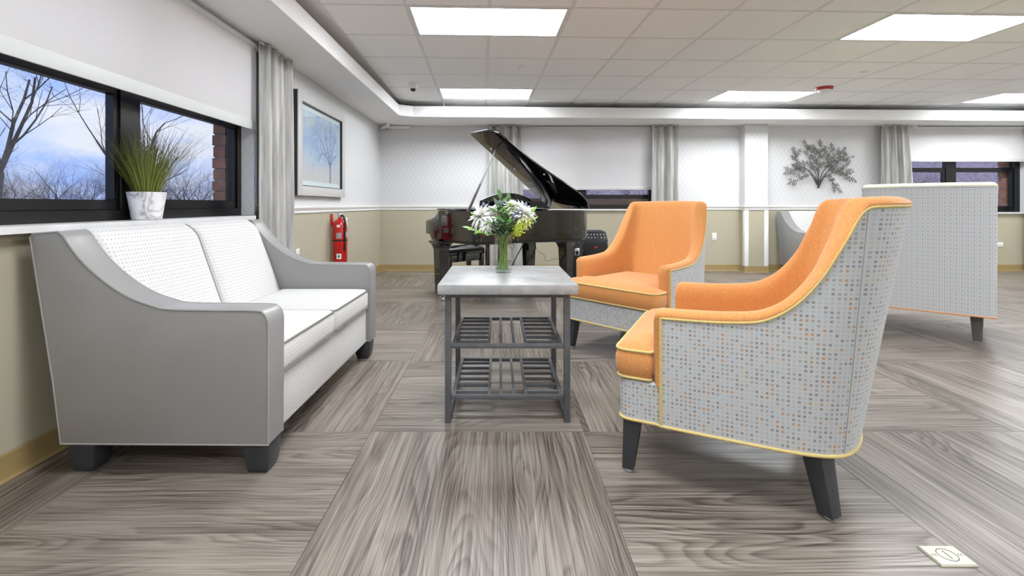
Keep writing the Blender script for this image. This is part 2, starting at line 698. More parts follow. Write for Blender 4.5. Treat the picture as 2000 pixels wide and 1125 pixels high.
MT['red_plastic'] = mat('red_plastic', srgb(176, 44, 44), 0.4, var=0.05)
MT['grey_metal'] = mat('gunmetal_steel', srgb(100, 102, 106), 0.45, metal=0.3, var=0.12, scale=18)
MT['silver'] = mat('silver_paint', srgb(176, 178, 182), 0.35, metal=0.4, var=0.05)
MT['paper'] = mat('white_paper', srgb(236, 236, 234), 0.7, var=0.02)
MT['green_ink'] = mat('green_ink', srgb(20, 140, 80), 0.6, var=0.03)
MT['grey_ink'] = mat('grey_ink', srgb(120, 124, 132), 0.6, var=0.05)
MT['cream_plate'] = mat('cream_brass_plate', srgb(184, 182, 162), 0.3, metal=0.15, var=0.03)
MT['dark_line'] = mat('dark_engraving', srgb(66, 66, 60), 0.6)


def concrete():
    m, n, l, out = new_mat('pale_concrete_stone')
    b = pbsdf(n, l, out, rough=0.33, spec=0.5)
    tc = n.new('ShaderNodeTexCoord')
    nz = n.new('ShaderNodeTexNoise')
    nz.inputs['Scale'].default_value = 9
    nz.inputs['Detail'].default_value = 8
    nz.inputs['Roughness'].default_value = 0.65
    l.new(tc.outputs['Object'], nz.inputs['Vector'])
    r = ramp(n, [(0.30, srgb(138, 138, 139)), (0.52, srgb(160, 160, 160)), (0.72, srgb(186, 186, 185))])
    l.new(nz.outputs['Fac'], r.inputs['Fac'])
    n2 = n.new('ShaderNodeTexNoise')
    n2.inputs['Scale'].default_value = 170
    n2.inputs['Detail'].default_value = 3
    l.new(tc.outputs['Object'], n2.inputs['Vector'])
    geo = n.new('ShaderNodeNewGeometry')
    sp = n.new('ShaderNodeSeparateXYZ')
    l.new(geo.outputs['Normal'], sp.inputs[0])
    side = math_node(n, l, 'LESS_THAN', sp.outputs[2], 0.5)
    pit = math_node(n, l, 'MULTIPLY', math_node(n, l, 'LESS_THAN', n2.outputs['Fac'], 0.34), side)
    c = mixrgb(n, l, pit, r.outputs['Color'], srgb(120, 118, 116))
    l.new(c, b.inputs['Base Color'])
    return m


MT['concrete'] = concrete()


def marble():
    m, n, l, out = new_mat('white_marble_glaze')
    b = pbsdf(n, l, out, rough=0.35)
    tc = n.new('ShaderNodeTexCoord')
    nz = n.new('ShaderNodeTexNoise')
    nz.inputs['Scale'].default_value = 6
    nz.inputs['Detail'].default_value = 4
    nz.inputs['Distortion'].default_value = 1.6
    l.new(tc.outputs['Object'], nz.inputs['Vector'])
    d = math_node(n, l, 'ABSOLUTE', math_node(n, l, 'SUBTRACT', nz.outputs['Fac'], 0.5))
    r = ramp(n, [(0.0, srgb(150, 150, 152)), (0.02, srgb(206, 206, 208)), (0.10, srgb(234, 234, 236))])
    l.new(d, r.inputs['Fac'])
    l.new(r.outputs['Color'], b.inputs['Base Color'])
    return m


MT['marble'] = marble()


def gradient_blade(name, c0, c1, z0, z1):
    m, n, l, out = new_mat(name)
    b = pbsdf(n, l, out, rough=0.5, spec=0.4)
    tc = n.new('ShaderNodeTexCoord')
    sp = n.new('ShaderNodeSeparateXYZ')
    l.new(tc.outputs['Object'], sp.inputs[0])
    nz = n.new('ShaderNodeTexNoise')
    nz.inputs['Scale'].default_value = 30
    l.new(tc.outputs['Object'], nz.inputs['Vector'])
    mr = n.new('ShaderNodeMapRange')
    mr.inputs['From Min'].default_value = z0
    mr.inputs['From Max'].default_value = z1
    l.new(math_node(n, l, 'ADD', sp.outputs[2], math_node(n, l, 'MULTIPLY', math_node(n, l, 'SUBTRACT', nz.outputs['Fac'], 0.5), 0.25)), mr.inputs['Value'])
    r = ramp(n, [(0.0, c0), (1.0, c1)])
    l.new(mr.outputs[0], r.inputs['Fac'])
    l.new(r.outputs['Color'], b.inputs['Base Color'])
    return m


MT['grass'] = gradient_blade('artificial_grass_blade', srgb(122, 130, 56), srgb(58, 50, 44), 0.24, 0.46)
MT['soil'] = mat('dark_soil', srgb(60, 52, 40), 0.9, var=0.3, scale=60)
MT['leaf'] = mat('green_leaf', srgb(78, 116, 62), 0.45, var=0.35, scale=30)
MT['leaf_light'] = mat('light_green_leaf', srgb(132, 172, 84), 0.45, var=0.25, scale=30)
MT['stem'] = mat('green_stem', srgb(110, 140, 62), 0.5, var=0.25, scale=40)
MT['petal'] = mat('white_petal', srgb(246, 246, 242), 0.6, var=0.04, scale=40)
MT['petal_core'] = mat('pale_green_core', srgb(206, 214, 150), 0.6, var=0.1, scale=60)
MT['thistle'] = mat('blue_grey_thistle', srgb(112, 118, 140), 0.7, var=0.2, scale=80)
MT['berry'] = mat('green_berry', srgb(122, 168, 52), 0.35, var=0.15, scale=60)
MT['goldenrod'] = mat('yellow_green_bloom', srgb(190, 200, 56), 0.6, var=0.25, scale=120)
MT['frame_silver'] = mat('textured_silver_frame', srgb(200, 198, 196), 0.5, metal=0.0, var=0.18, scale=120, bump=0.3, bscale=260)
MT['frame_side'] = mat('black_frame_side', srgb(26, 32, 36), 0.4)
MT['mat_board'] = mat('pale_mat_board', srgb(228, 238, 236), 0.8, var=0.02)
MT['tree_ink'] = mat('blue_grey_print_ink', srgb(112, 144, 174), 0.8, var=0.12, scale=40)
MT['blossom_ink'] = mat('pale_blue_print_ink', srgb(196, 212, 242), 0.8, var=0.15, scale=60)
MT['blossom_mid'] = mat('mid_blue_print_ink', srgb(170, 192, 228), 0.8, var=0.1, scale=60)
MT['tree_ink_soft'] = mat('soft_blue_print_ink', srgb(186, 206, 230), 0.8, var=0.15, scale=60)
MT['wire'] = mat('dark_brushed_wire', srgb(84, 82, 80), 0.4, metal=0.5, var=0.15, scale=40)
MT['wire_leaf'] = mat('brushed_metal_leaf', srgb(112, 110, 108), 0.4, metal=0.5, var=0.25, scale=60)
MT['bark'] = mat('grey_bark', srgb(98, 90, 86), 0.9, var=0.3, scale=12)
MT['twig'] = mat('brown_grey_twig', srgb(112, 100, 96), 0.9, var=0.25, scale=12)
MT['brush'] = mat('winter_brush', srgb(172, 150, 158), 0.95, var=0.5, scale=5)
MT['red_brush'] = mat('reddish_brush', srgb(168, 124, 118), 0.95, var=0.35, scale=4)
MT['dead_grass'] = mat('winter_lawn', srgb(142, 134, 122), 0.95, var=0.25, scale=2)
MT['brick'] = mat('red_brown_brick', srgb(150, 108, 92), 0.85, var=0.2, scale=20, bump=0.3)
MT['mortar'] = mat('grey_mortar', srgb(150, 146, 140), 0.9, var=0.1, scale=30)
MT['scrap'] = mat('tan_paper_scrap', srgb(206, 178, 126), 0.7, var=0.1, scale=60)


def print_mat():
    m, n, l, out = new_mat('blue_wash_art_print')
    b = pbsdf(n, l, out, rough=0.6)
    tc = n.new('ShaderNodeTexCoord')
    sp = n.new('ShaderNodeSeparateXYZ')
    l.new(tc.outputs['Object'], sp.inputs[0])
    nz = n.new('ShaderNodeTexNoise')
    nz.inputs['Scale'].default_value = 4.5
    nz.inputs['Detail'].default_value = 8
    nz.inputs['Roughness'].default_value = 0.7
    l.new(tc.outputs['Object'], nz.inputs['Vector'])
    r = ramp(n, [(0.38, srgb(146, 182, 222)), (0.5, srgb(184, 210, 234)), (0.60, srgb(210, 220, 220))])
    l.new(nz.outputs['Fac'], r.inputs['Fac'])
    mr = n.new('ShaderNodeMapRange')
    mr.inputs['From Min'].default_value = 0.15
    mr.inputs['From Max'].default_value = 0.42
    l.new(math_node(n, l, 'ADD', sp.outputs[2], math_node(n, l, 'MULTIPLY', nz.outputs['Fac'], 0.2)), mr.inputs['Value'])
    c = mixrgb(n, l, mr.outputs[0], srgb(206, 202, 198), r.outputs['Color'])
    l.new(c, b.inputs['Base Color'])
    return m


MT['print'] = print_mat()

# ================================================================== room shell
X0, X1, YF, YB, ZC = -1.85, 8.6, -2.4, 7.40, 2.48
RAIL0, RAIL1 = 0.95, 1.02
ZT = 2.62
W1 = (1.0, 3.60, 0.92, 2.24)         # left window (Y0,Y1,Z0,Z1)
W2 = (0.30, 2.42, 0.955, 2.24)       # back window behind piano (X0,X1,Z0,Z1)
W3 = (6.36, 8.24, 0.905, 2.24)       # back window at the right

T = 0.965
fl = MB().box(X0, X1, YF, YB, -0.12, -0.004).build('floor', MT['seam'])
struct(fl, 'grey wood-look tiled floor')
# floor tiles: one shared square mesh, quarter turns alternate like a checkerboard
g = 0.0008
tile_mesh = None
TX0, TY0 = -0.579, 2.155
i0, i1 = floor((X0 - TX0) / T), floor((X1 - TX0) / T)
j0, j1 = floor((YF - TY0) / T), floor((YB - TY0) / T)
rng = random.Random(3)
for i in range(i0, i1 + 1):
    for j in range(j0, j1 + 1):
        xa, xb = TX0 + i * T, TX0 + (i + 1) * T
        ya, yb = TY0 + j * T, TY0 + (j + 1) * T
        turn = ((i + j) % 2 == 0)          # True: grain along X
        cx, cy = (xa + xb) / 2, (ya + yb) / 2
        full = xa >= X0 and xb <= X1 and ya >= YF and yb <= YB
        ang = (pi / 2 if turn else 0) + (pi if rng.random() < 0.5 else 0)
        if full and tile_mesh is not None:
            o = bpy.data.objects.new('floor_tile', tile_mesh)
            COL.objects.link(o)
        else:
            ax, bx_ = max(xa, X0) - cx + g, min(xb, X1) - cx - g
            ay, by_ = max(ya, YF) - cy + g, min(yb, YB) - cy - g
            ca, sa = cos(-ang), sin(-ang)
            cs = [(x * ca - y * sa, x * sa + y * ca) for x, y in ((ax, ay), (bx_, by_))]
            o = MB().box(min(cs[0][0], cs[1][0]), max(cs[0][0], cs[1][0]), min(cs[0][1], cs[1][1]), max(cs[0][1], cs[1][1]), -0.004, 0).build('floor_tile', MT['floor'], smooth=0)
            if full:
                tile_mesh = o.data
        o.location = (cx, cy, 0)
        o.rotation_euler = (0, 0, ang)
        o.parent = fl


def wall_with_holes(name, axis, lo, hi, c0, c1, holes, label):
    """wall of boxes round rectangular openings; slot 0 beige below the rail, slot 1 wallpaper"""
    mb = MB()
    zs = (RAIL0 + 0.03)
    cuts = sorted(set([lo, hi] + [h[0] for h in holes] + [h[1] for h in holes]))
    for a, b in zip(cuts[:-1], cuts[1:]):
        hole = None
        for h in holes:
            if h[0] <= a + 1e-6 and h[1] >= b - 1e-6:
                hole = h
        segs = [(0, ZT)] if hole is None else [(0, hole[2]), (hole[3], ZT)]
        for z0, z1 in segs:
            for q0, q1, mi in ((z0, min(z1, zs), 0), (max(z0, zs), z1, 1)):
                if q1 - q0 < 1e-4:
                    continue
                mb.cur = mi
                if axis == 'y':
                    mb.box(c0, c1, a, b, q0, q1)
                else:
                    mb.box(a, b, c0, c1, q0, q1)
    return struct(mb.build(name, [MT['beige'], MT['wallpaper']], smooth=0), label)


wall_with_holes('wall_left', 'y', YF - 0.17, YB + 0.17, X0 - 0.17, X0, [W1], 'white lattice wallpaper above beige paint, left wall')
wall_with_holes('wall_back', 'x', X0, X1 + 0.17, YB, YB + 0.17, [W2, W3], 'white lattice wallpaper above beige paint, back wall')
wall_with_holes('wall_right', 'y', YF, YB, X1, X1 + 0.17, [], 'wallpapered wall at the right end')
wall_with_holes('wall_front', 'x', X0, X1 + 0.17, YF - 0.17, YF, [], 'wallpapered wall behind the viewpoint')

# column on the back wall
CX0, CX1, CY = 3.75, 4.10, 7.23
mb = MB()
mb.cur = 0
mb.box(CX0, CX1, CY, YB, 0, 0.98)
mb.cur = 1
mb.box(CX0, CX1, CY, YB, 0.98, ZT)
col = struct(mb.build('wall_column', [MT['beige'], MT['wallpaper']], smooth=0), 'narrow wall column standing out from the back wall')
for xa in (CX0 - 0.006, CX1 - 0.055):
    mb = MB().box(xa, xa + 0.062, CY - 0.006, CY + 0.055, 0, RAIL0)
    mb.build('corner_guard', MT['white_matt'], col, bevel=0.002)

# chair rails and baseboards
def rail_run(name, pts, label):
    """moulding swept along plan points (left side of the path is the wall)"""
    prof = [(0.0, RAIL0), (0.010, RAIL0), (0.014, RAIL0 + 0.012), (0.010, RAIL0 + 0.02), (0.018, RAIL0 + 0.034),
            (0.028, RAIL0 + 0.050), (0.028, RAIL1), (0.0, RAIL1)]
    return sweep(name, pts, prof, MT['white_paint'], label)


def sweep(name, pts, prof, m, label):
    pts = [Vector(p) for p in pts]
    rings = []
    for i, p in enumerate(pts):
        d0 = (pts[i] - pts[i - 1]).normalized() if i > 0 else None
        d1 = (pts[i + 1] - pts[i]).normalized() if i < len(pts) - 1 else None
        d0 = d0 or d1
        d1 = d1 or d0
        n0 = Vector((d0.y, -d0.x))
        n1 = Vector((d1.y, -d1.x))
        mm = (n0 + n1).normalized()
        k = max(0.3, mm.dot(n0))
        rings.append([Vector((p.x + mm.x * a / k, p.y + mm.y * a / k, z)) for a, z in prof])
    o = MB().loft(rings).build(name, m, smooth=20)
    return struct(o, label)


# path runs so that the room lies on its right hand side
rail_run('trim_1', [(X0, 3.78), (X0, YB), (W2[0] - 0.02, YB)], 'white chair rail round the corner beside the piano')
rail_run('trim_2', [(W2[1] + 0.02, YB), (CX0, YB), (CX0, CY), (CX1, CY), (CX1, YB), (W3[0] - 0.02, YB)], 'white chair rail running over the wall column')
rail_run('trim_3', [(W3[1] + 0.02, YB), (X1, YB), (X1, YF), (X0, YF), (X0, 0.9)], 'white chair rail at the right end of the room')
bprof = [(0.0, 0.0), (0.020, 0.0), (0.012, 0.012), (0.009, 0.03), (0.007, 0.094), (0.004, 0.1), (0.0, 0.1)]
sweep('baseboard_left', [(X0, YF), (X0, YB)], bprof, MT['tan'], 'tan vinyl baseboard along the left wall')
sweep('baseboard_back', [(X0, YB), (CX0, YB), (CX0, CY), (CX1, CY), (CX1, YB), (X1, YB)], bprof, MT['tan'], 'tan vinyl baseboard along the back wall')
sweep('baseboard_right', [(X1, YB), (X1, YF)], bprof, MT['tan'], 'tan vinyl baseboard at the right end')

# ------------------------------------------------------------------ ceiling grid, turned by 2 degrees
TH = radians(2.0)
C0 = Vector((-0.09, 4.08))
CT = 0.61


def CR(i, j):
    """grid corner -> plan position"""
    x, y = i * CT, j * CT
    return (C0.x + x * cos(TH) - y * sin(TH), C0.y + x * sin(TH) + y * cos(TH))


ceil = struct(MB().box(X0 - 0.17, X1 + 0.17, YF - 0.17, YB + 0.17, ZC + 0.02, ZC + 0.14).build('ceiling', MT['ceil_tile'], smooth=0), 'white suspended tile ceiling')
LIGHT_COLS = [-1, 5, 11]
LIGHT_ROWS = [-9, -5, -1, 3]
covered = set()
for ic in LIGHT_COLS:
    for jr in LIGHT_ROWS:
        covered.add((ic, jr))
        covered.add((ic + 1, jr))
rngc = random.Random(11)
ct_mesh = None
bars_x, bars_y = {}, {}
used = []
for i in range(-4, 16):
    for j in range(-12, 7):
        cs = [CR(i, j), CR(i + 1, j), CR(i + 1, j + 1), CR(i, j + 1)]
        if not all(X0 + 0.02 < x < X1 - 0.02 and YF + 0.02 < y < YB - 0.02 for x, y in cs):
            continue
        used.append((i, j))
        if (i, j) in covered:
            continue
        cx = sum(c[0] for c in cs) / 4
        cy = sum(c[1] for c in cs) / 4
        if ct_mesh is None:
            h = CT / 2 - 0.013
            k = CT / 2 - 0.006
            o = MB().loft([[(-k, -k, 0.02), (k, -k, 0.02), (k, k, 0.02), (-k, k, 0.02)],
                           [(-k, -k, 0.006), (k, -k, 0.006), (k, k, 0.006), (-k, k, 0.006)],
                           [(-h, -h, 0.0), (h, -h, 0.0), (h, h, 0.0), (-h, h, 0.0)]]).build('ceiling_tile', MT['ceil_tile'], smooth=0)
            ct_mesh = o.data
        else:
            o = bpy.data.objects.new('ceiling_tile', ct_mesh)
            COL.objects.link(o)
        o.location = (cx, cy, ZC)
        o.rotation_euler = (0, 0, TH)
        o.parent = ceil
us = set(used)
# T-bars: one bar per run of a grid line, broken at the light openings
def runs(vals):
    out = []
    for v_ in sorted(vals):
        if out and out[-1][1] == v_:
            out[-1][1] = v_ + 1
        else:
            out.append([v_, v_ + 1])
    return out


mid_lines = {(ic + 1, jr) for ic in LIGHT_COLS for jr in LIGHT_ROWS}
for i in range(-5, 18):
    js = {j for (a, j) in us if a == i or a == i - 1}
    for ja, jb in runs({j for j in js if (i, j) not in mid_lines}):
        a = CR(i, ja)
        o = MB().box(-0.010, 0.010, 0, CT * (jb - ja), -0.001, 0.018).build('grid_bar', MT['tbar'], ceil, smooth=0)
        o.location = (a[0], a[1], ZC)
        o.rotation_euler = (0, 0, TH)
for j in range(-13, 9):
    for ia, ib in runs({i for (i, b) in us if b == j or b == j - 1}):
        a = CR(ia, j)
        o = MB().box(0, CT * (ib - ia), -0.010, 0.010, -0.0015, 0.0175).build('grid_bar', MT['tbar'], ceil, smooth=0)
        o.location = (a[0], a[1], ZC)
        o.rotation_euler = (0, 0, TH)

light_label = {(-1, -1): 'lit ceiling panel nearest above the side table, large and white',
               (-1, 3): 'lit ceiling panel above the grand piano',
               (5, -1): 'large lit ceiling panel above the near orange armchair at the right',
               (5, 3): 'lit ceiling panel beside the red strobe alarm',
               (11, 3): 'lit ceiling panel in the far right corner above the window',
               (11, -1): 'lit ceiling panel above the right end of the room'}
for ic in LIGHT_COLS:
    for jr in LIGHT_ROWS:
        if not ((ic, jr) in us and (ic + 1, jr) in us):
            continue
        c = CR(ic + 1, jr + 0.5)
        lab = light_label.get((ic, jr))
        t = thing('ceiling_light', lab or 'lit ceiling panel out of the picture behind the viewpoint', 'ceiling light', (c[0], c[1], ZC), TH, 'ceiling light panels')
        a, b = CT - 0.012, CT / 2 - 0.012
        mb = MB()
        mb.box(-a, a, -b, -b + 0.02, -0.003, 0.015)
        mb.box(-a, a, b - 0.02, b, -0.003, 0.015)
        mb.box(-a, -a + 0.02, -b + 0.02, b - 0.02, -0.003, 0.015)
        mb.box(a - 0.02, a, -b + 0.02, b - 0.02, -0.003, 0.015)
        mb.build('frame', MT['tbar'], t, smooth=0)
        MB().box(-a + 0.02, a - 0.02, -b + 0.02, b - 0.02, 0.004, 0.014).build('diffuser', MT['panel'], t, smooth=0)

# ------------------------------------------------------------------ soffit along the left and back walls
SZ0, SZ1 = 2.26, 2.41
poly = [(X0, YF), (-1.37, YF), (-1.37, 6.52), (-1.20, 6.63), (X1, 6.99), (X1, YB), (X0, YB)]
mb = MB()
mb.prism(poly, lambda p: Vector((p[0], p[1], SZ0)), lambda p: Vector((p[0], p[1], SZ1)))
struct(mb.build('trim_4', MT['white_matt'], smooth=0, bevel=0.004, seg=1), 'white boxed soffit running below the ceiling along two walls')
MB().tube([(-0.77, 6.66, SZ1), (-0.77, 6.66, ZC)], 0.004, 6).build('trim_5', MT['tbar'])
struct(bpy.data.objects['trim_5'], 'thin white hanger rod above the soffit')

# ------------------------------------------------------------------ windows
def bars(parent, name, rects, axis, c0, c1, m, bevel=0.002):
    for (a0, a1, z0, z1) in rects:
        mb = MB()
        if axis == 'y':
            mb.box(c0, c1, a0, a1, z0, z1)
        else:
            mb.box(a0, a1, c0, c1, z0, z1)
        mb.build(name, m, parent, bevel=bevel, seg=1)


def window(n, axis, face, out, a0, a1, z0, z1, frames, sashes, panes, label):
    """face: inner plane of the frame, out: +1/-1 outward direction"""
    e = bpy.data.objects.new('window_%d' % n, None)
    COL.objects.link(e)
    struct(e, label)
    e.empty_display_size = 0.1

    def rng_(d0, d1):
        p, q = face + out * d0, face + out * d1
        return min(p, q), max(p, q)
    c = rng_(0.0, 0.07)
    bars(e, 'window_frame', frames, axis, c[0], c[1], MT['black_frame'])
    c = rng_(0.012, 0.058)
    bars(e, 'sash_bar', sashes, axis, c[0], c[1], MT['black_frame'])
    c = rng_(0.032, 0.036)
    bars(e, 'pane', panes, axis, c[0], c[1], MT['glass'], bevel=0)
    return e


jambs = []
# left window: two sliders below, transom panes above behind the shade
FY0, FY1 = W1[0], W1[1]
window(1, 'y', -1.95, -1, FY0, FY1, 0.95, 2.24,
       [(FY0, FY1, 0.95, 1.005), (FY0, FY1, 1.63, 1.72), (FY0, FY1, 2.17, 2.24),
        (FY0, FY0 + 0.05, 1.005, 1.63), (FY1 - 0.05, FY1, 1.005, 1.63), (2.45, 2.575, 1.005, 1.63),
        (FY0, FY0 + 0.05, 1.72, 2.17), (FY1 - 0.05, FY1, 1.72, 2.17), (2.45, 2.575, 1.72, 2.17)],
       [(FY0 + 0.05, 2.45, 1.005, 1.055), (FY0 + 0.05, 2.45, 1.595, 1.63), (2.42, 2.45, 1.055, 1.595),
        (2.575, FY1 - 0.05, 1.005, 1.062), (2.575, FY1 - 0.05, 1.595, 1.63), (FY1 - 0.095, FY1 - 0.05, 1.062, 1.595), (2.575, 2.60, 1.062, 1.595)],
       [(FY0 + 0.05, 2.42, 1.055, 1.595), (2.60, FY1 - 0.095, 1.062, 1.595), (FY0 + 0.05, 2.45, 1.72, 2.17), (2.575, FY1 - 0.05, 1.72, 2.17)],
       'black framed sliding window above the sofa')
# white jamb linings in the window openings
for nm, (x0_, x1_, y0_, y1_, z0_, z1_) in (('window_1', (-1.95, -1.852, FY1 - 0.004, FY1 - 0.001, 0.952, 2.238)), ('window_1', (-1.95, -1.852, FY0 + 0.001, FY0 + 0.004, 0.952, 2.238)),
                                           ('window_3', (W3[1] - 0.004, W3[1] - 0.001, 7.402, 7.50, 0.917, 2.238)), ('window_3', (W3[0] + 0.001, W3[0] + 0.004, 7.402, 7.50, 0.917, 2.238)),
                                           ('window_2', (W2[1] - 0.004, W2[1] - 0.001, 7.402, 7.50, 0.967, 2.238))):
    jambs.append((nm, (x0_, x1_, y0_, y1_, z0_, z1_)))
# window sills
sl = MB().box(-1.95, -1.85, FY0, FY1, 0.922, 0.95).box(-1.85, -1.782, FY0 - 0.03, 3.485, 0.922, 0.95).build('trim_6', MT['marble_sill'])
struct(sl, 'white stone sill under the left window')
# back window behind the piano
a0, a1 = W2[0], W2[1]
window(2, 'x', 7.50, 1, a0, a1, 0.965, 2.24,
       [(a0, a1, 0.965, 1.03), (a0, a1, 2.17, 2.24), (a0, a0 + 0.05, 1.03, 2.17), (a1 - 0.05, a1, 1.03, 2.17), (1.245, 1.385, 1.03, 2.17)],
       [(a0 + 0.05, 1.245, 1.03, 1.085), (1.385, a1 - 0.05, 1.125, 1.19), (1.385, a1 - 0.05, 1.70, 1.78), (a0 + 0.05, 1.245, 1.70, 1.78)],
       [(a0 + 0.05, 1.245, 1.085, 1.70), (a0 + 0.05, 1.245, 1.78, 2.17), (1.385, a1 - 0.05, 1.03, 1.125), (1.385, a1 - 0.05, 1.19, 1.70), (1.385, a1 - 0.05, 1.78, 2.17)],
       'black framed window behind the grand piano')
struct(MB().box(a0 - 0.03, a1 + 0.03, 7.365, 7.52, 0.937, 0.965).build('trim_7', MT['marble_sill'], bevel=0.004), 'white sill under the window behind the piano')
# right window
a0, a1 = W3[0], W3[1]
window(3, 'x', 7.50, 1, a0, a1, 0.915, 2.24,
       [(a0, a1, 0.915, 0.955), (a0, a1, 2.17, 2.24), (a0, a0 + 0.06, 0.955, 2.17), (a1 - 0.09, a1, 0.955, 2.17), (7.07, 7.23, 0.955, 2.17)],
       [(a0 + 0.06, 7.07, 1.545, 1.615), (7.23, a1 - 0.09, 1.545, 1.615), (a0 + 0.06, 7.07, 0.955, 1.01), (7.23, a1 - 0.09, 0.955, 1.01),
        (7.03, 7.07, 1.01, 1.545), (a1 - 0.13, a1 - 0.09, 1.01, 1.545)],
       [(a0 + 0.06, 7.03, 1.01, 1.545), (7.23, a1 - 0.13, 1.01, 1.545), (a0 + 0.06, 7.07, 1.615, 2.17), (7.23, a1 - 0.09, 1.615, 2.17)],
       'black framed double hung window at the right')
struct(MB().box(a0 - 0.03, a1 + 0.03, 7.365, 7.52, 0.887, 0.915).build('trim_8', MT['marble_sill'], bevel=0.004), 'white sill under the right window')


for nm, bx_ in jambs:
    MB().box(*bx_).build('jamb_lining', MT['wallpaper'], bpy.data.objects[nm], smooth=0)


def roller_shade(label, axis, face, a0, a1, ztop, zbot, chain_at, hem=0.05, dirn=1):
    """dirn: +1 if the room lies towards +axis-normal"""
    mid = (a0 + a1) / 2
    t = thing('roller_shade', label, 'roller shade', (face, mid, zbot) if axis == 'y' else (mid, face, zbot), -pi / 2 if axis == 'y' else 0, 'roller shades')
    # local frame: x along the window, y away from the room
    h = (a1 - a0) / 2
    H = ztop - zbot
    P = []
    for i in range(25):
        x = -h + 2 * h * i / 24
        P.append([(x, 0.0015 * sin(i * 0.9), z) for z in (hem, H * 0.5, H)])
    cl = MB().grid(P).build('shade_cloth', MT['shade'], t, fix=False)
    MB().box(-h, h, -0.006, 0.006, 0, hem).build('hem_bar', MT['shade_bar'], t, bevel=0.004)
    M = Matrix.Translation((0, 0.0, H + 0.012)) @ Matrix.Rotation(pi / 2, 4, 'Y')
    MB().lathe([(0.02, -h - 0.01), (0.02, h + 0.01)], 20, M=M).build('roller_tube', MT['shade_bar'], t)
    for s in (-1, 1):
        MB().box(s * (h + 0.012) - 0.003, s * (h + 0.012) + 0.003, -0.024, 0.022, H - 0.02, H + 0.04).build('bracket', MT['shade_bar'], t, bevel=0.002)
    if chain_at is not None:
        s = chain_at
        x = s * (h + 0.022)
        zlo = -0.55
        pts = [(x, -0.012, H + 0.01), (x, -0.012, zlo), (x, 0, zlo - 0.015), (x, 0.012, zlo), (x, 0.012, H + 0.01)]
        MB().tube(pts, 0.0018, 6).build('bead_chain', MT['plastic_white'], t)
    return t


roller_shade('wide translucent roller shade hanging over the left window above the sofa', 'y', -1.822, 1.05, 3.565, 2.205, 1.585, -1, hem=0.07)
roller_shade('wide translucent roller shade of the window behind the piano', 'x', 7.376, 0.34, 2.40, 2.215, 1.262, None, hem=0.05)
roller_shade('half lowered roller shade over the window at the far right', 'x', 7.376, 6.33, 8.20, 2.215, 1.70, None, hem=0.05)


# ------------------------------------------------------------------ curtains
def curtain(label, p0, p1, z0, z1, waves, amp, taper=0.0, seed=0, side=1):
    """pleated cloth between two plan points; taper pulls the free edge in at the top"""
    p0, p1 = Vector(p0), Vector(p1)
    d = (p1 - p0)
    L = d.length
    d.normalize()
    nrm = Vector((d.y, -d.x))
    r = random.Random(seed)
    ph = [r.uniform(0, 6.28) for _ in range(4)]
    nu, nv = waves * 14, 22
    P = []
    for i in range(nu + 1):
        u = i / nu
        row = []
        for j in range(nv + 1):
            v = j / nv
            z = z0 + (z1 - z0) * v
            k = 1 - taper * v ** 1.5
            uu = u * L * k if side > 0 else L - (1 - u) * L * k
            w = sin(u * waves * 2 * pi + ph[0] + 0.5 * sin(v * 2.2 + ph[1]))
            a = amp * (0.75 + 0.35 * sin(u * 9 + ph[2]))
            off = a * (w + 0.22 * sin(2 * (u * waves * 2 * pi) + ph[3] + v)) * (1 - 0.15 * v)
            p = p0 + d * uu + nrm * (amp * 1.6 + off)
            row.append((p.x, p.y, z))
        P.append(row)
    c = Vector((p0.x + p1.x, p0.y + p1.y)) / 2
    t = thing('curtain', label, 'curtain', (c.x, c.y, z0), 0, 'silver satin curtains')
    mb = MB()
    mb.grid([[(x - c.x, y - c.y, z - z0) for (x, y, z) in row] for row in P])
    o = mb.build('drape', MT['curtain'], t, fix=False, smooth=80)
    md = o.modifiers.new('thick', 'SOLIDIFY')
    md.thickness = 0.003
    md.offset = 0
    rod = [(p0.x - c.x - d.x * 0.02 + nrm.x * amp * 1.6, p0.y - c.y - d.y * 0.02 + nrm.y * amp * 1.6, z1 - z0 - 0.005),
           (p1.x - c.x + d.x * 0.02 + nrm.x * amp * 1.6, p1.y - c.y + d.y * 0.02 + nrm.y * amp * 1.6, z1 - z0 - 0.005)]
    MB().tube(rod, 0.006, 8).build('curtain_rod', MT['tbar'], t)
    return t


curtain('silver satin curtain beside the blue tree picture on the left wall', (X0, 3.50), (X0, 4.06), 0.06, 2.25, 4, 0.043, 0.1, 1, 1)
curtain('silver satin curtain hanging behind the raised piano lid', (-0.16, YB - 0.03), (0.40, YB - 0.03), 0.02, 2.25, 4, 0.044, 0.12, 2, 1)
curtain('silver satin curtain behind the far orange armchair', (2.33, YB - 0.03), (2.76, YB - 0.03), 0.02, 2.25, 3, 0.044, 0.05, 3, -1)
curtain('silver satin curtain to the right of the metal tree wall sculpture', (5.86, YB - 0.03), (6.42, YB - 0.03), 0.02, 2.25, 4, 0.044, 0.25, 4, 1)
curtain('silver satin curtain at the right edge of the picture', (8.14, YB - 0.03), (8.52, YB - 0.03), 0.02, 2.25, 4, 0.032, 0.05, 5, -1)

# ================================================================== sofa
def ring_tube_pts(poly, f):
    return [f(p) for p in poly]


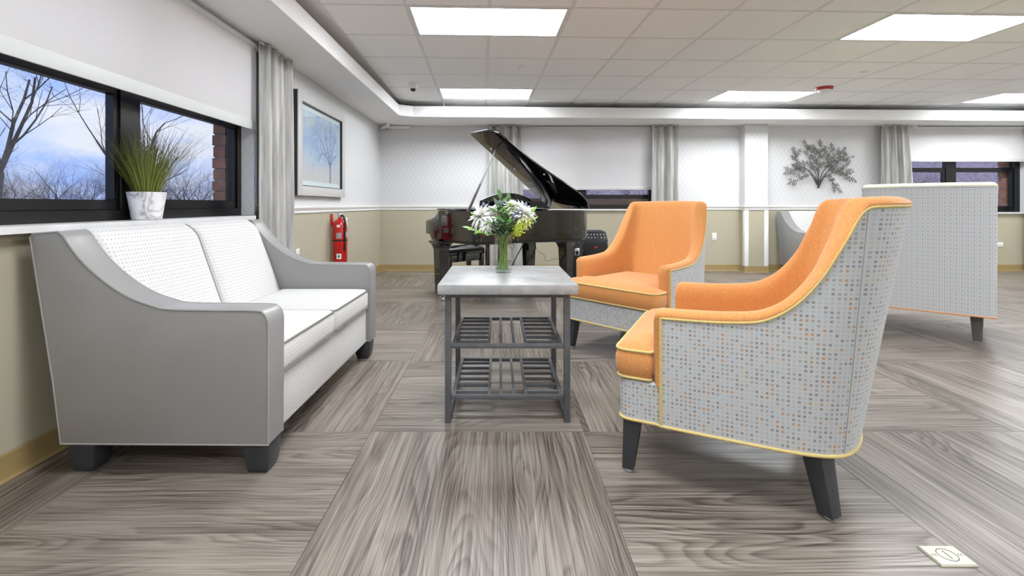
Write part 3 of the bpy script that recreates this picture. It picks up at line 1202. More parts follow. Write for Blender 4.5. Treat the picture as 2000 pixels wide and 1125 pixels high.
def sofa(label, loc, rz):
    L, AT = 1.49, 0.125
    t = thing('loveseat', label, 'sofa', loc, rz, 'grey vinyl loveseats')
    prof = [(0.0, 0.12), (0.0, 0.575), (0.004, 0.60), (0.018, 0.622), (0.05, 0.632), (0.20, 0.633), (0.378, 0.636), (0.438, 0.648), (0.528, 0.680),
            (0.617, 0.735), (0.70, 0.806), (0.755, 0.872), (0.782, 0.912), (0.805, 0.930), (0.90, 0.922), (0.915, 0.910), (0.826, 0.352), (0.797, 0.12)]
    pr = [(p.x, p.y) for p in [Vector(prof[0])] + [Vector(prof[1])]] + [(p.x, p.y) for p in catmull([Vector(p) for p in prof[1:14]], 3)][1:] + prof[14:]
    for k, xa in enumerate((0.0, L - AT)):
        mb = MB()
        mb.prism(pr, lambda p: Vector((xa, p[0], p[1])), lambda p: Vector((xa + AT, p[0], p[1])))
        o = mb.build('arm', MT['vinyl'], t, bevel=0.011, seg=3, smooth=50)
        for xo in (xa + 0.003, xa + AT - 0.003):
            MB().tube([Vector((xo, p.x, p.y)) for p in offset_poly(list(reversed(pr)), 0.003)], 0.005, 6, closed=True).build('welt', MT['vinyl_edge'], o)
    # back body in vinyl
    bk = [(0.60, 0.13), (0.81, 0.905), (0.905, 0.898), (0.80, 0.13)]
    mb = MB()
    mb.prism(bk, lambda p: Vector((AT, p[0], p[1])), lambda p: Vector((L - AT, p[0], p[1])))
    mb.build('back_panel', MT['vinyl'], t, bevel=0.01)
    # two puffed inside back pads
    mid = L / 2
    for k, (xa, xb) in enumerate(((AT - 0.004, mid - 0.001), (mid + 0.001, L - AT + 0.004))):
        P = []
        nu, nv = 18, 16
        for i in range(nu + 1):
            u = i / nu
            row = []
            for j in range(nv + 1):
                v = j / nv
                edge_u = 1 - (2 * u - 1) ** 6
                puff = 0.030 * sqrt(max(0, edge_u)) * (0.35 + 0.65 * sin(pi * min(1, v * 0.9 + 0.1)))
                y = 0.585 + (0.780 - 0.585) * v ** 0.9
                z = 0.40 + (0.935 - 0.40) * v
                if v > 0.85:
                    w = (v - 0.85) / 0.15
                    y += 0.045 * w * w
                    z -= 0.012 * w * w
                y -= puff * 0.95
                z += puff * 0.25 + 0.006 * edge_u * (1 if v > 0.9 else 0)
                row.append((xa + (xb - xa) * u, y, z))
            row.append((xa + (xb - xa) * u, 0.90, row[-1][2] - 0.004))
            row.append((xa + (xb - xa) * u, 0.908, 0.86))
            P.append(row)
        uv = [[(p[0], p[2] * 1.06) for p in row] for row in P]
        o = MB().grid(P, uv).build('back_pad', MT['sofa_fabric'], t, fix=False, smooth=60)
        md = o.modifiers.new('t', 'SOLIDIFY')
        md.thickness = 0.004
        if k == 0:
            MB().tube([(P[-1][j][0] + 0.001, P[-1][j][1] - 0.004, P[-1][j][2] + 0.002) for j in range(1, nv + 1)], 0.004, 6).build('welt', MT['vinyl_pipe'], o)
    # seat deck and front rail
    mb = MB().box(AT, L - AT, 0.028, 0.66, 0.125, 0.345)
    mb.build('front_rail', MT['sofa_fabric'], t, bevel=0.010, boxuv=True)
    MB().tube([(AT, 0.028, 0.128), (L - AT, 0.028, 0.128)], 0.005, 6).build('welt', MT['vinyl_edge'], t)
    # cushions
    for k, (xa, xb) in enumerate(((AT + 0.002, mid - 0.002), (mid + 0.002, L - AT - 0.002))):
        base = round_poly([(xa, 0.012), (xb, 0.012), (xb, 0.60), (xa, 0.60)], 0.03, 4)
        mb = MB()
        rings = []
        for d, z in ((0.018, 0.342), (0.005, 0.350), (0.0, 0.375), (0.0, 0.44), (0.006, 0.462), (0.022, 0.472)):
            rings.append([Vector((p.x, p.y, z)) for p in offset_poly(base, d)])
        cc = Vector(((xa + xb) / 2, 0.306, 0))
        for f_, z in ((0.16, 0.482), (0.36, 0.491), (0.62, 0.497), (0.85, 0.499)):
            r_ = [p.lerp(cc, f_) for p in rings[5]]
            for p in r_:
                p.z = z
            rings.append(r_)
        mb.loft(rings)
        o = mb.build('seat_cushion', MT['sofa_fabric'], t, boxuv=True, smooth=60)
        for z, d in ((0.462, 0.003), (0.352, 0.001)):
            MB().tube([Vector((p.x, p.y, z)) for p in offset_poly(base, d)], 0.0045, 6, closed=True).build('welt', MT['vinyl_pipe'], o)
    # feet
    for (cx, cy, sy) in ((0.07, 0.058, 1), (L - 0.07, 0.058, 1), (0.07, 0.735, -1), (L - 0.07, 0.735, -1)):
        mb = MB()
        rings = []
        for z, w, sh in ((0.0, 0.036, 0.0), (0.03, 0.044, 0.0), (0.07, 0.049, 0), (0.12, 0.05, 0)):
            rings.append([(cx - w, cy - w, z), (cx + w, cy - w, z), (cx + w, cy + w, z), (cx - w, cy + w, z)])
        mb.loft(rings)
        mb.build('foot', MT['dark_leg'], t, bevel=0.003)
    return t


sofa('grey vinyl loveseat with white dotted seat standing under the left window', (-0.868, 1.79, 0), radians(89.3))
sofa('grey vinyl loveseat with white dotted back against the far wall by the column', (4.30, 6.445, 0), 0)

# ================================================================== armchairs
def armchair(name, label, loc, rz, keys, half_front, z_base, outer_m, back_m, inner_m, welt_m, base_welt_m, leg_m, cat='armchair', group=None, seat_top=0.485, q_face=0.0, puff_top=0.03, splay=True):
    """keys for the left half of the U, arm front to the middle of the back:
       (x, q, ztop, rake, thick_top, thick_low); local +y is towards the back, origin at q = 0.35"""
    t = thing(name, label, cat, loc, rz, group)
    Q0 = 0.35
    zb = z_base
    full = [tuple(k) for k in keys] + [(-k[0],) + tuple(k[1:]) for k in reversed(keys[:-1])]
    # spline all six channels
    A = catmull([Vector((k[0], k[1], k[2])) for k in full], 6)
    B = catmull([Vector((k[3], k[4], k[5])) for k in full], 6)
    n = len(A)
    zref = max(k[2] for k in keys)

    def outer(i, z):
        a, b = A[i], B[i]
        return Vector((a.x, a.y - Q0 + b.x * (z - zb) / (zref - zb), z))

    nrm = []
    for i in range(n):
        d = A[min(i + 1, n - 1)] - A[max(i - 1, 0)]
        d = Vector((d.x, d.y)).normalized()
        nn = Vector((d.y, -d.x))       # inward for path left-front -> back -> right-front
        c = Vector((0, 0.35)) - Vector((A[i].x, A[i].y))
        if nn.dot(c) < 0:
            nn = -nn
        nrm.append(nn)
    # outer fabric: side panels and the back panel are separate pieces split at the rear corner seam
    seam = 0
    for i in range(n // 2):
        if A[i].x > keys[0][0] + 0.055:
            seam = i
            break
    arc = [0.0]
    for i in range(1, n):
        arc.append(arc[-1] + (Vector(A[i].xy) - Vector(A[i - 1].xy)).length)
    parts = [('side_panel', 0, seam, outer_m), ('back_panel', seam, n - 1 - seam, back_m), ('side_panel', n - 1 - seam, n - 1, outer_m)]
    for nm, ia, ib, m in parts:
        P, uv = [], []
        for i in range(ia, ib + 1):
            zt = A[i].z
            P.append([outer(i, zb + (zt - zb) * k / 8) for k in range(9)])
            uv.append([(arc[i] - arc[ia], zb + (zt - zb) * k / 8) for k in range(9)])
        o = MB().grid(P, uv).build(nm, m, t, smooth=60, fix=False)
    for i in ((seam, n - 1 - seam) if splay else ()):
        MB().tube([outer(i, zb + (A[i].z - zb) * k / 8) for k in range(9)], 0.0010, 5).build('seam', MT['grey_ink'], t)
    # inner upholstery
    rows = []
    zlow = seat_top - 0.10
    for i in range(n):
        zt = A[i].z
        th, tl = B[i].y, B[i].z
        o0 = outer(i, zt)
        nn = Vector((nrm[i].x, nrm[i].y, 0))
        row = []
        for fr, dz in ((0.0, 0.0), (-0.04, 0.010), (0.06, 0.022), (0.25, puff_top), (0.5, puff_top + 0.002), (0.75, puff_top - 0.004), (0.92, 0.008), (1.0, -0.02)):
            row.append(o0 + nn * (th * fr) + Vector((0, 0, dz)))
        for k in range(1, 9):
            z = (zt - 0.02) + (zlow - zt + 0.02) * k / 8
            f = k / 8
            base = outer(i, z)
            row.append(Vector((base.x, base.y, z)) + nn * (th + (tl - th) * f - 0.012 * sin(pi * f)))
        rows.append(row)
    mb = MB()
    mb.grid(rows)
    # rounded arm fronts
    for end, sgn in ((0, -1), (n - 1, -1)):
        r0 = rows[end]
        a = Vector((A[end].x, A[end].y - Q0, zb + 0.14))
        bpt = r0[-1].copy()
        bpt.z = zb + 0.14
        ringA = [a] + list(r0) + [bpt]
        cen = sum((Vector(p) for p in ringA), Vector()) / len(ringA)
        rings = [ringA]
        for ins, dy in ((0.03, -0.012), (0.10, -0.022), (0.3, -0.028), (0.7, -0.030)):
            rings.append([p + (cen - p) * ins + Vector((0, dy, 0)) for p in ringA])
        mb.loft(rings, False, True)
    mb.build('inner_upholstery', inner_m, t, smooth=60)
    # welts
    edge = [outer(0, zb + 0.01)] + [outer(0, zb + (A[0].z - zb) * k / 5) for k in range(1, 5)] + [outer(i, A[i].z) for i in range(n)] + \
           [outer(n - 1, zb + (A[n - 1].z - zb) * k / 5) for k in range(4, 0, -1)] + [outer(n - 1, zb + 0.01)]
    MB().tube(edge, 0.0055, 8).build('edge_welt', welt_m, t)
    # base block under the cushion
    hf = half_front
    x0 = keys[0][0]
    front = round_poly([(-hf, 0.30), (-hf, q_face), (hf, q_face), (hf, 0.30)], [0, 0.05, 0.05, 0], 5)
    loop = [Vector((p.x, p.y)) for p in front] + [Vector((A[i].x * 0.985, A[i].y - 0.008)) for i in range(n - 1, -1, -1) if A[i].y > 0.31]
    mb = MB()
    rings = []
    for d, z in ((0.012, zb + 0.002), (0.0, zb + 0.006), (0.0, zb + 0.10), (0.0, zb + 0.148), (0.01, zb + 0.156)):
        rings.append([Vector((p.x, p.y - Q0, z)) for p in offset_poly(loop, d)])
    mb.loft(rings)
    mb.build('seat_base', outer_m, t, boxuv=True, smooth=50)
    low = [Vector((p.x, min(p.y, keys[0][1] - 0.012) - Q0, zb + 0.003)) for p in front] + [outer(i, zb + 0.003) for i in range(n - 1, -1, -1)]
    MB().tube(low, 0.006, 8, closed=True).build('base_welt', base_welt_m, t)
    # T cushion
    ai = -x0 - keys[0][4] - 0.004
    cf = keys[0][1] - 0.034
    cq = 0.62
    cush = round_poly([(-hf - 0.004, q_face - 0.012), (hf + 0.004, q_face - 0.012), (hf + 0.004, cf), (ai, cf + 0.01), (ai, cq), (-ai, cq), (-ai, cf + 0.01), (-hf - 0.004, cf)],
                      [0.05, 0.05, 0.02, 0.0, 0.03, 0.03, 0.0, 0.02], 4)
    mb = MB()
    rings = []
    zc = zb + 0.156
    H = seat_top - zc
    for d, f in ((0.012, 0.0), (0.004, 0.08), (-0.006, 0.35), (-0.006, 0.65), (0.0, 0.90), (0.003, 0.95)):
        rings.append([Vector((p.x, p.y - Q0, zc + H * f)) for p in offset_poly(cush, d)])
    mb.loft(rings, True, False)
    # crowned top surface
    qf, R = q_face - 0.012 + 0.002, 0.05
    qs = [qf + 0.0005, qf + 0.004, qf + 0.012, qf + 0.025, qf + 0.05, (qf + cf) / 2 + 0.02, cf - 0.02, cf - 0.006, cf - 0.001, cf + 0.010]
    qs += [cf + 0.010 + (cq - 0.002 - cf - 0.010) * k / 12 for k in range(1, 13)]
    top_rows = []
    for q in qs:
        if q - qf < R:
            hw_ = hf + 0.002 - R + sqrt(max(0, R * R - (R - (q - qf)) ** 2))
        elif q < cf:
            rr_ = max(0, 0.012 - (cf - q))
            hw_ = hf + 0.002 - rr_
        else:
            hw_ = ai - 0.001
        row = []
        for k in range(25):
            x = hw_ * sin((k / 24 - 0.5) * pi)
            d = min(hw_ - abs(x), q - qf, cq - q)
            if abs(x) > ai and q < cf:
                d = min(d, cf - q)
            z = zc + H * (0.95 + 0.34 * (1 - math.exp(-max(0, d) / 0.045)))
            row.append(Vector((x, q - Q0, z)))
        top_rows.append(row)
    mb.grid(top_rows)
    cu = mb.build('seat_cushion', inner_m, t, smooth=60)
    for f, d in ((0.94, 0.0), (0.05, 0.004)):
        MB().tube([Vector((p.x, p.y - Q0, zc + H * f)) for p in offset_poly(cush, d)], 0.0055, 8, closed=True).build('welt', welt_m, cu)
    # legs
    for sx in (-1, 1):
        for rear in (False, True):
            if rear:
                top, bot = Vector((sx * 0.285, 0.615)), (Vector((sx * 0.312, 0.650)) if splay else Vector((sx * 0.29, 0.63)))
                wt, wb = 0.036, 0.025
            else:
                top, bot = Vector((sx * (hf - 0.05), q_face + 0.05)), Vector((sx * (hf - 0.038), q_face + 0.032))
                wt, wb = 0.034, 0.021
            mb = MB()
            rings = []
            for z, f in ((0.012, 0.0), (zb + 0.01, 1.0)):
                c = bot.lerp(top, f)
                w = wb + (wt - wb) * f
                ta = sx * radians(-38) if (rear and splay) else 0.0
                rings.append([(c.x + w * (a_ * cos(ta) - b_ * sin(ta)), c.y - Q0 + w * (a_ * sin(ta) + b_ * cos(ta)), z) for a_, b_ in ((-1, -1), (1, -1), (1, 1), (-1, 1))])
            mb.loft(rings)
            lg = mb.build('leg', leg_m, t, bevel=0.003)
            MB().lathe([(0.014, 0.0), (0.017, 0.003), (0.017, 0.013)], 14, (bot.x, bot.y - Q0, 0)).build('glide', MT['glide'], lg)
    return t


# (x, q, ztop, rake, thick_top, thick_low)
KEYS = [(-0.370, 0.128, 0.612, 0.00, 0.080, 0.080),
        (-0.371, 0.24, 0.615, 0.00, 0.080, 0.080),
        (-0.371, 0.36, 0.622, 0.00, 0.080, 0.080),
        (-0.370, 0.46, 0.640, 0.00, 0.080, 0.082),
        (-0.366, 0.54, 0.696, 0.01, 0.082, 0.090),
        (-0.356, 0.605, 0.790, 0.025, 0.085, 0.105),
        (-0.340, 0.650, 0.910, 0.045, 0.088, 0.120),
        (-0.318, 0.684, 1.010, 0.060, 0.090, 0.140),
        (-0.285, 0.712, 1.024, 0.095, 0.100, 0.165),
        (-0.22, 0.742, 1.026, 0.122, 0.115, 0.185),
        (-0.12, 0.768, 1.028, 0.138, 0.125, 0.205),
        (0.0, 0.776, 1.030, 0.142, 0.130, 0.210)]
CH = dict(keys=KEYS, half_front=0.362, z_base=0.212, outer_m=MT['chair_fabric'], back_m=MT['chair_fabric'], inner_m=MT['orange'], welt_m=MT['yellow_welt'],
          base_welt_m=MT['yellow_welt'], leg_m=MT['dark_leg'], q_face=-0.03, group='orange armchairs round the side table')
armchair('armchair', 'near orange armchair turned away, grey square-weave outside and yellow piping', (0.962, 1.975, 0), radians(-117), **CH)
armchair('armchair', 'far orange armchair facing the sofa beside the grand piano', (1.004, 3.426, 0), radians(-48), **CH)

KEYS3 = [(-0.385, 0.14, 0.600, 0.00, 0.085, 0.085),
         (-0.385, 0.30, 0.605, 0.00, 0.085, 0.085),
         (-0.385, 0.46, 0.625, 0.00, 0.085, 0.085),
         (-0.384, 0.56, 0.72, 0.01, 0.085, 0.09),
         (-0.383, 0.64, 0.90, 0.02, 0.09, 0.10),
         (-0.382, 0.71, 1.10, 0.04, 0.09, 0.11),
         (-0.380, 0.758, 1.150, 0.05, 0.09, 0.12),
         (-0.372, 0.778, 1.160, 0.055, 0.10, 0.14),
         (-0.30, 0.784, 1.162, 0.06, 0.11, 0.18),
         (-0.15, 0.788, 1.164, 0.06, 0.12, 0.19),
         (0.0, 0.790, 1.164, 0.06, 0.12, 0.19)]
armchair('high_back_chair', 'tall grey dotted high-back chair seen from behind at the right', (3.56, 3.96, 0), radians(138),
         KEYS3, 0.375, 0.215, MT['chair_back_fabric'], MT['chair_back_fabric'], MT['pale_yellow'], MT['chair_back_fabric'], MT['orange_welt'], MT['grey_leg'], group=None, splay=False)

# ================================================================== side table
def side_table(loc):
    t = thing('side_table', 'square side table with grey stone top and two slatted steel shelves', 'side table', loc)
    # local origin: middle of the footprint
    hw, hd, zt = 0.296, 0.285, 0.615
    mb = MB().box(-0.325, 0.325, -0.345, 0.345, zt, 0.663)
    mb.build('tabletop', MT['concrete'], t, bevel=0.006, seg=2)
    w = 0.0285
    for sx in (-1, 1):
        for sy in (-1, 1):
            x = sx * (hw - w / 2)
            y = sy * (hd - w / 2)
            MB().box(x - w / 2, x + w / 2, y - w / 2, y + w / 2, 0, zt).build('leg', MT['grey_metal'], t, bevel=0.0025)
    ix, iy = hw - w, hd - w
    for sy in (-1, 1):
        MB().box(-ix, ix, sy * (hd - w / 2) - 0.012, sy * (hd - w / 2) + 0.012, zt - 0.024, zt).build('apron_rail', MT['grey_metal'], t, bevel=0.002)
    for sx in (-1, 1):
        xm = sx * (hw - w / 2)
        MB().box(xm - 0.012, xm + 0.012, -iy, iy, zt - 0.024, zt).build('apron_rail', MT['grey_metal'], t, bevel=0.002)
        MB().box(xm - 0.012, xm + 0.012, -iy, iy, 0.0, 0.024).build('floor_rail', MT['grey_metal'], t, bevel=0.002)
    for zs in (0.37, 0.129):
        sh = MB()
        b = 0.020
        X, Y = hw - w - 0.001, hd - 0.004
        sh.box(-X, X, -Y, -Y + b, zs - 0.020, zs)
        sh.box(-X, X, Y - b, Y, zs - 0.020, zs)
        sh.box(-X, -X + b, -Y + b, Y - b, zs - 0.020, zs)
        sh.box(X - b, X, -Y + b, Y - b, zs - 0.020, zs)
        s = sh.build('shelf', MT['grey_metal'], t, bevel=0.0015)
        xs = (-0.088, -0.031, 0.031, 0.088)
        for x in xs:
            MB().box(x - 0.007, x + 0.007, -Y + b, Y - b, zs - 0.016, zs - 0.002).build('slat', MT['grey_metal'], s, bevel=0.001, seg=1)
        n = 6
        for sx in (-1, 1):
            for k in range(n):
                y = -Y + b + (2 * Y - 2 * b) * (k + 0.62) / (n + 0.24)
                xa, xb = sorted((sx * (X - b), sx * 0.095))
                MB().box(xa, xb, y - 0.008, y + 0.008, zs - 0.017, zs - 0.003).build('slat', MT['grey_metal'], s, bevel=0.001, seg=1)
    return t


side_table((0.042, 2.241 + 0.285, 0))

# ================================================================== vase and flowers
VX, VY, VZ = 0.025, 2.585, 0.663
v = thing('vase', 'clear glass cylinder vase half filled with water on the side table', 'vase', (VX, VY, VZ))
R_, H_ = 0.046, 0.207
mb = MB()
mb.lathe([(0.004, 0.0), (R_ - 0.004, 0.0), (R_, 0.004), (R_, H_ - 0.002), (R_ - 0.0015, H_), (R_ - 0.003, H_ - 0.002), (R_ - 0.003, 0.014), (0.004, 0.012)], 36, cap0=True, cap1=True)
mb.build('vase_body', MT['vase_glass'], v)
MB().lathe([(R_ - 0.0035, 0.0135), (R_ - 0.0035, 0.062)], 36).build('water', MT['water'], v)


def leaf_mesh(mb, base, tip, width, up, cup=0.15, n=6):
    base, tip = Vector(base), Vector(tip)
    d = tip - base
    L = d.length
    d.normalize()
    s = d.cross(Vector(up))
    if s.length < 1e-4:
        s = d.orthogonal()
    s.normalize()
    u = s.cross(d)
    P = []
    for i in range(n + 1):
        f = i / n
        w = width * (sin(pi * min(1, f * 0.93 + 0.05)) ** 0.8) * (1 - 0.25 * f)
        c = base + d * (L * f) + u * (-0.18 * L * f * f)
        P.append([c - s * w + u * (cup * w), c, c + s * w + u * (cup * w)])
    mb.grid(P)


def stem_path(x, y, z, r, k):
    """from the foot in the vase through the mouth to the head"""
    a = k * 2.4
    foot = Vector((-0.55 * x * 0.15 + 0.025 * cos(a + 2), -0.55 * y * 0.15 + 0.025 * sin(a + 2), 0.016))
    m = Vector((x, y, 0))
    m = m * min(1, 0.030 / max(1e-4, m.length))
    mid = Vector((m.x, m.y, 0.19))
    return catmull([foot, mid, Vector((x * 0.72, y * 0.72, 0.19 + (z - 0.19) * 0.62)), Vector((x, y, z))], 6)


def flower_root(name, label, cat, group):
    return thing(name, label, cat, (VX, VY, VZ), 0, group)


fr = random.Random(21)
kk = 0
# white chrysanthemums
for (x, y, z, rad, nm) in ((-0.120, -0.02, 0.305, 0.062, 'left of the bouquet'), (-0.065, 0.03, 0.325, 0.05, None),
                           (0.105, 0.00, 0.320, 0.068, 'large at the right of the bouquet'), (0.055, 0.02, 0.355, 0.05, None), (-0.085, -0.05, 0.262, 0.045, None)):
    kk += 1
    rad *= 1.2
    lab = {1: 'white shaggy chrysanthemum at the left side of the bouquet', 2: 'white chrysanthemum half hidden behind the top leaves of the bouquet',
           3: 'large white chrysanthemum at the right side of the bouquet', 4: 'white chrysanthemum at the top right of the bouquet beside the green berries',
           5: 'drooping white chrysanthemum low on the left of the bouquet'}[kk]
    t = flower_root('chrysanthemum', lab, 'flower', 'white chrysanthemums in the vase')
    path = stem_path(x, y, z, rad, kk)
    MB().tube(path, 0.0028, 6).build('stem', MT['stem'], t)
    d = (Vector((x, y - 0.09, z)) - Vector((0, 0, 0.16))).normalized()
    c = Vector((x, y, z))
    mb = MB()
    q = d.to_track_quat('Z', 'Y')
    for ringi, (nn, el, ln) in enumerate(((22, -0.2, 1.0), (20, 0.15, 0.97), (18, 0.5, 0.88), (14, 0.8, 0.74), (9, 1.15, 0.55))):
        for j in range(nn):
            a = 2 * pi * (j + 0.5 * (ringi % 2)) / nn + fr.uniform(-.1, .1)
            e = el + fr.uniform(-.15, .15)
            dirn = q @ Vector((cos(a) * cos(e), sin(a) * cos(e), sin(e)))
            l_ = rad * ln * fr.uniform(0.85, 1.12)
            leaf_mesh(mb, c + dirn * 0.006, c + dirn * l_ * 1.1, rad * 0.115, d, 0.35, 4)
    mb.build('petals', MT['petal'], t, fix=False, smooth=60)
    mb = MB()
    for j in range(14):
        a = j * 2.4
        rr = 0.010 * sqrt(j / 14)
        p = c + q @ Vector((rr * cos(a), rr * sin(a), 0.010))
        mb.lathe([(0.0005, -0.004), (0.003, 0), (0.0005, 0.004)], 6, p)
    mb.build('flower_core', MT['petal_core'], t)
# sea holly thistles
for j, (x, y, z) in enumerate(((-0.105, 0.01, 0.365), (-0.02, -0.01, 0.375), (0.055, -0.055, 0.305), (0.075, -0.045, 0.325), (0.12, 0.02, 0.365), (-0.005, -0.06, 0.275))):
    kk += 1
    t = flower_root('thistle', ['blue thistle at the upper left of the bouquet', 'blue thistle standing up in the middle of the bouquet', 'lower of two blue thistles beside the yellow blossom',
                                'upper of two blue thistles beside the yellow blossom', 'blue thistle at the far right of the bouquet', 'small blue thistle low in the middle of the bouquet'][j],
                    'flower', 'blue thistles in the vase')
    MB().tube(stem_path(x, y, z, 0.02, kk), 0.002, 5).build('stem', MT['stem'], t)
    d = (Vector((x, y, z)) - Vector((0, 0, 0.14))).normalized()
    q = d.to_track_quat('Z', 'Y')
    c = Vector((x, y, z))
    M = Matrix.Translation(c) @ q.to_matrix().to_4x4()
    MB().lathe([(0.002, -0.012), (0.010, -0.006), (0.0115, 0.004), (0.007, 0.014), (0.001, 0.018)], 10, M=M).build('cone', MT['thistle'], t)
    mb = MB()
    for i in range(11):
        a = 2 * pi * i / 11
        dr = q @ Vector((cos(a) * 0.92, sin(a) * 0.92, 0.38 + fr.uniform(-.2, .2)))
        p = c - d * 0.008
        mb.tube([p, p + dr * 0.02, p + dr * fr.uniform(0.032, 0.045)], [0.0016, 0.001, 0.0003], 4)
    mb.build('spikes', MT['thistle'], t)
# goldenrod
for j, (x, y, z) in enumerate(((0.092, -0.055, 0.255), (0.072, -0.07, 0.225), (0.125, -0.04, 0.272))):
    kk += 1
    t = flower_root('goldenrod', ['yellow-green goldenrod plume in the middle right of the bouquet', 'lowest yellow-green goldenrod plume by the vase rim', 'outer yellow-green goldenrod plume at the right'][j],
                    'flower', 'goldenrod in the vase')
    pth = stem_path(x, y, z, 0.02, kk)
    MB().tube(pth, 0.002, 5).build('stem', MT['stem'], t)
    mb = MB()
    for i in range(190):
        p = Vector((x, y, z)) + Vector((fr.gauss(0, 0.015), fr.gauss(0, 0.012), fr.gauss(0.0, 0.015)))
        s = fr.uniform(0.002, 0.004)
        mb.lathe([(0.0004, -s), (s * .9, 0), (0.0004, s)], 5, p)
    mb.build('blossom', MT['goldenrod'], t)
# berries
t = flower_root('berry_sprig', 'sprig of round green berries at the top of the bouquet', 'berries', None)
kk += 1
MB().tube(stem_path(0.03, -0.03, 0.335, 0.02, kk), 0.0022, 5).build('stem', MT['stem'], t)
for i in range(13):
    p = Vector((0.032, -0.035, 0.345)) + Vector((fr.uniform(-.028, .03), fr.uniform(-.02, .02), fr.uniform(-.035, .04)))
    s = fr.uniform(0.0065, 0.009)
    MB().lathe([(s * 0.15, -s), (s * 0.7, -s * 0.7), (s, 0), (s * 0.7, s * 0.7), (s * 0.15, s)], 10, p).build('berry', MT['berry'], t)
# leafy sprigs
sprigs = [(-0.165, -0.05, 0.235, 0.034, 'leaf_light', 'light green leafy sprig reaching furthest left'),
          (-0.100, -0.07, 0.215, 0.040, 'leaf_light', 'light green leafy sprig low on the left by the vase'),
          (-0.145, -0.03, 0.305, 0.030, 'leaf_light', 'light green leafy sprig at the upper left edge'),
          (-0.03, -0.05, 0.35, 0.044, 'leaf', 'green leafy sprig at the upper middle left of the bouquet'),
          (-0.015, 0.02, 0.395, 0.040, 'leaf', 'tallest green leafy sprig at the top of the bouquet'),
          (0.025, 0.02, 0.385, 0.036, 'leaf', 'green leafy sprig at the top beside the berries'),
          (-0.05, -0.09, 0.27, 0.044, 'leaf', 'dark green leafy sprig at the front left of the bouquet'),
          (0.01, -0.10, 0.28, 0.046, 'leaf', 'dark green leafy sprig at the front middle of the bouquet'),
          (0.145, -0.02, 0.275, 0.032, 'leaf_light', 'light green leafy sprig at the right edge of the bouquet'),
          (0.150, 0.00, 0.32, 0.030, 'leaf_light', 'light green leafy sprig at the upper right edge'),
          (-0.01, -0.06, 0.225, 0.040, 'leaf', 'green leafy sprig just above the vase mouth'),
          (0.04, -0.06, 0.235, 0.036, 'leaf', 'green leafy sprig under the yellow blossom'),
          (-0.008, -0.012, 0.15, 0.036, 'leaf', 'green leafy sprig inside the glass vase')]
for j, (x, y, z, ln, mm, lab) in enumerate(sprigs):
    kk += 1
    t = flower_root('leafy_sprig', lab, 'foliage', 'leafy sprigs in the vase')
    pth = stem_path(x, y, z, 0.02, kk) if z > 0.19 else catmull([(0.01, 0.0, 0.016), (x, y, 0.09), (x, y, z)], 6)
    MB().tube(pth, 0.0022, 5).build('stem', MT['stem'], t)
    m_ = len(pth)
    for i in range(9 if z > 0.19 else 4):
        f = 1 - 0.07 * i
        p = pth[int((m_ - 1) * f)]
        dn = (pth[-1] - pth[max(0, m_ - 6)]).normalized()
        a = i * 2.2 + j
        sd = Vector((cos(a), sin(a), fr.uniform(-.1, .4)))
        dr = (dn * (1.0 if i == 0 else 0.55) + sd * (0.1 if i == 0 else 0.9)).normalized()
        if z < 0.19:
            dr = Vector((dr.x * 0.5, dr.y * 0.5, dr.z + 0.4)).normalized()
        mb = MB()
        leaf_mesh(mb, p, p + dr * ln * fr.uniform(0.9, 1.25) * 1.4, ln * 0.40, (0.2, -0.5, 1), 0.25, 6)
        mb.build('leaf', MT[mm], t, fix=False, smooth=60)

# ================================================================== potted grass on the sill
pt = thing('potted_grass', 'artificial grass in a white marbled pot on the window sill', 'potted plant', (-1.868, 2.52, 0.95))
MB().lathe([(0.062, 0.0), (0.067, 0.004), (0.088, 0.142), (0.089, 0.147), (0.083, 0.147), (0.080, 0.135), (0.02, 0.13)], 36).build('pot', MT['marble'], pt)
MB().lathe([(0.079, 0.12), (0.06, 0.128), (0.01, 0.13)], 24).build('soil', MT['soil'], pt)
gr = random.Random(5)
mb = MB()
for i in range(430):
    a = gr.uniform(0, 2 * pi)
    r0 = 0.05 * sqrt(gr.random())
    lean = gr.random() ** 0.8 * 0.95
    Lh = gr.uniform(0.28, 0.44) * (1 - 0.12 * lean)
    # the glass behind limits how far blades can lean towards it
    dx, dy = cos(a), sin(a)
    p0 = Vector((r0 * dx, r0 * dy, 0.12))
    w = gr.uniform(0.0013, 0.0026)
    P = []
    side = Vector((-dy, dx, 0))
    tw = gr.uniform(-0.5, 0.5)
    for k in range(5):
        f = k / 4
        out = lean * Lh * (0.55 * f + 0.35 * f * f)
        q = p0 + Vector((dx * out, dy * out, Lh * (f - 0.10 * lean * f * f)))
        if q.x < -0.072:
            q.x = -0.072 + (q.x + 0.072) * 0.03
        ww = w * (1 - f) ** 0.6 + 0.0002
        s = (side + Vector((dx, dy, 0)) * tw * f).normalized()
        P.append([q - s * ww, q + s * ww])
    mb.grid(P)
o = mb.build('grass_blades', MT['grass'], pt, fix=False, smooth=0)
o['kind'] = 'stuff'

# ================================================================== framed picture on the left wall
PY0, PY1, PZ0, PZ1 = 4.265, 5.56, 1.115, 2.075
pw, ph = PY1 - PY0, PZ1 - PZ0
pc = thing('framed_picture', 'silver framed print of a pale blue tree on the left wall', 'picture', (X0 + 0.002, PY0, PZ0), radians(90))
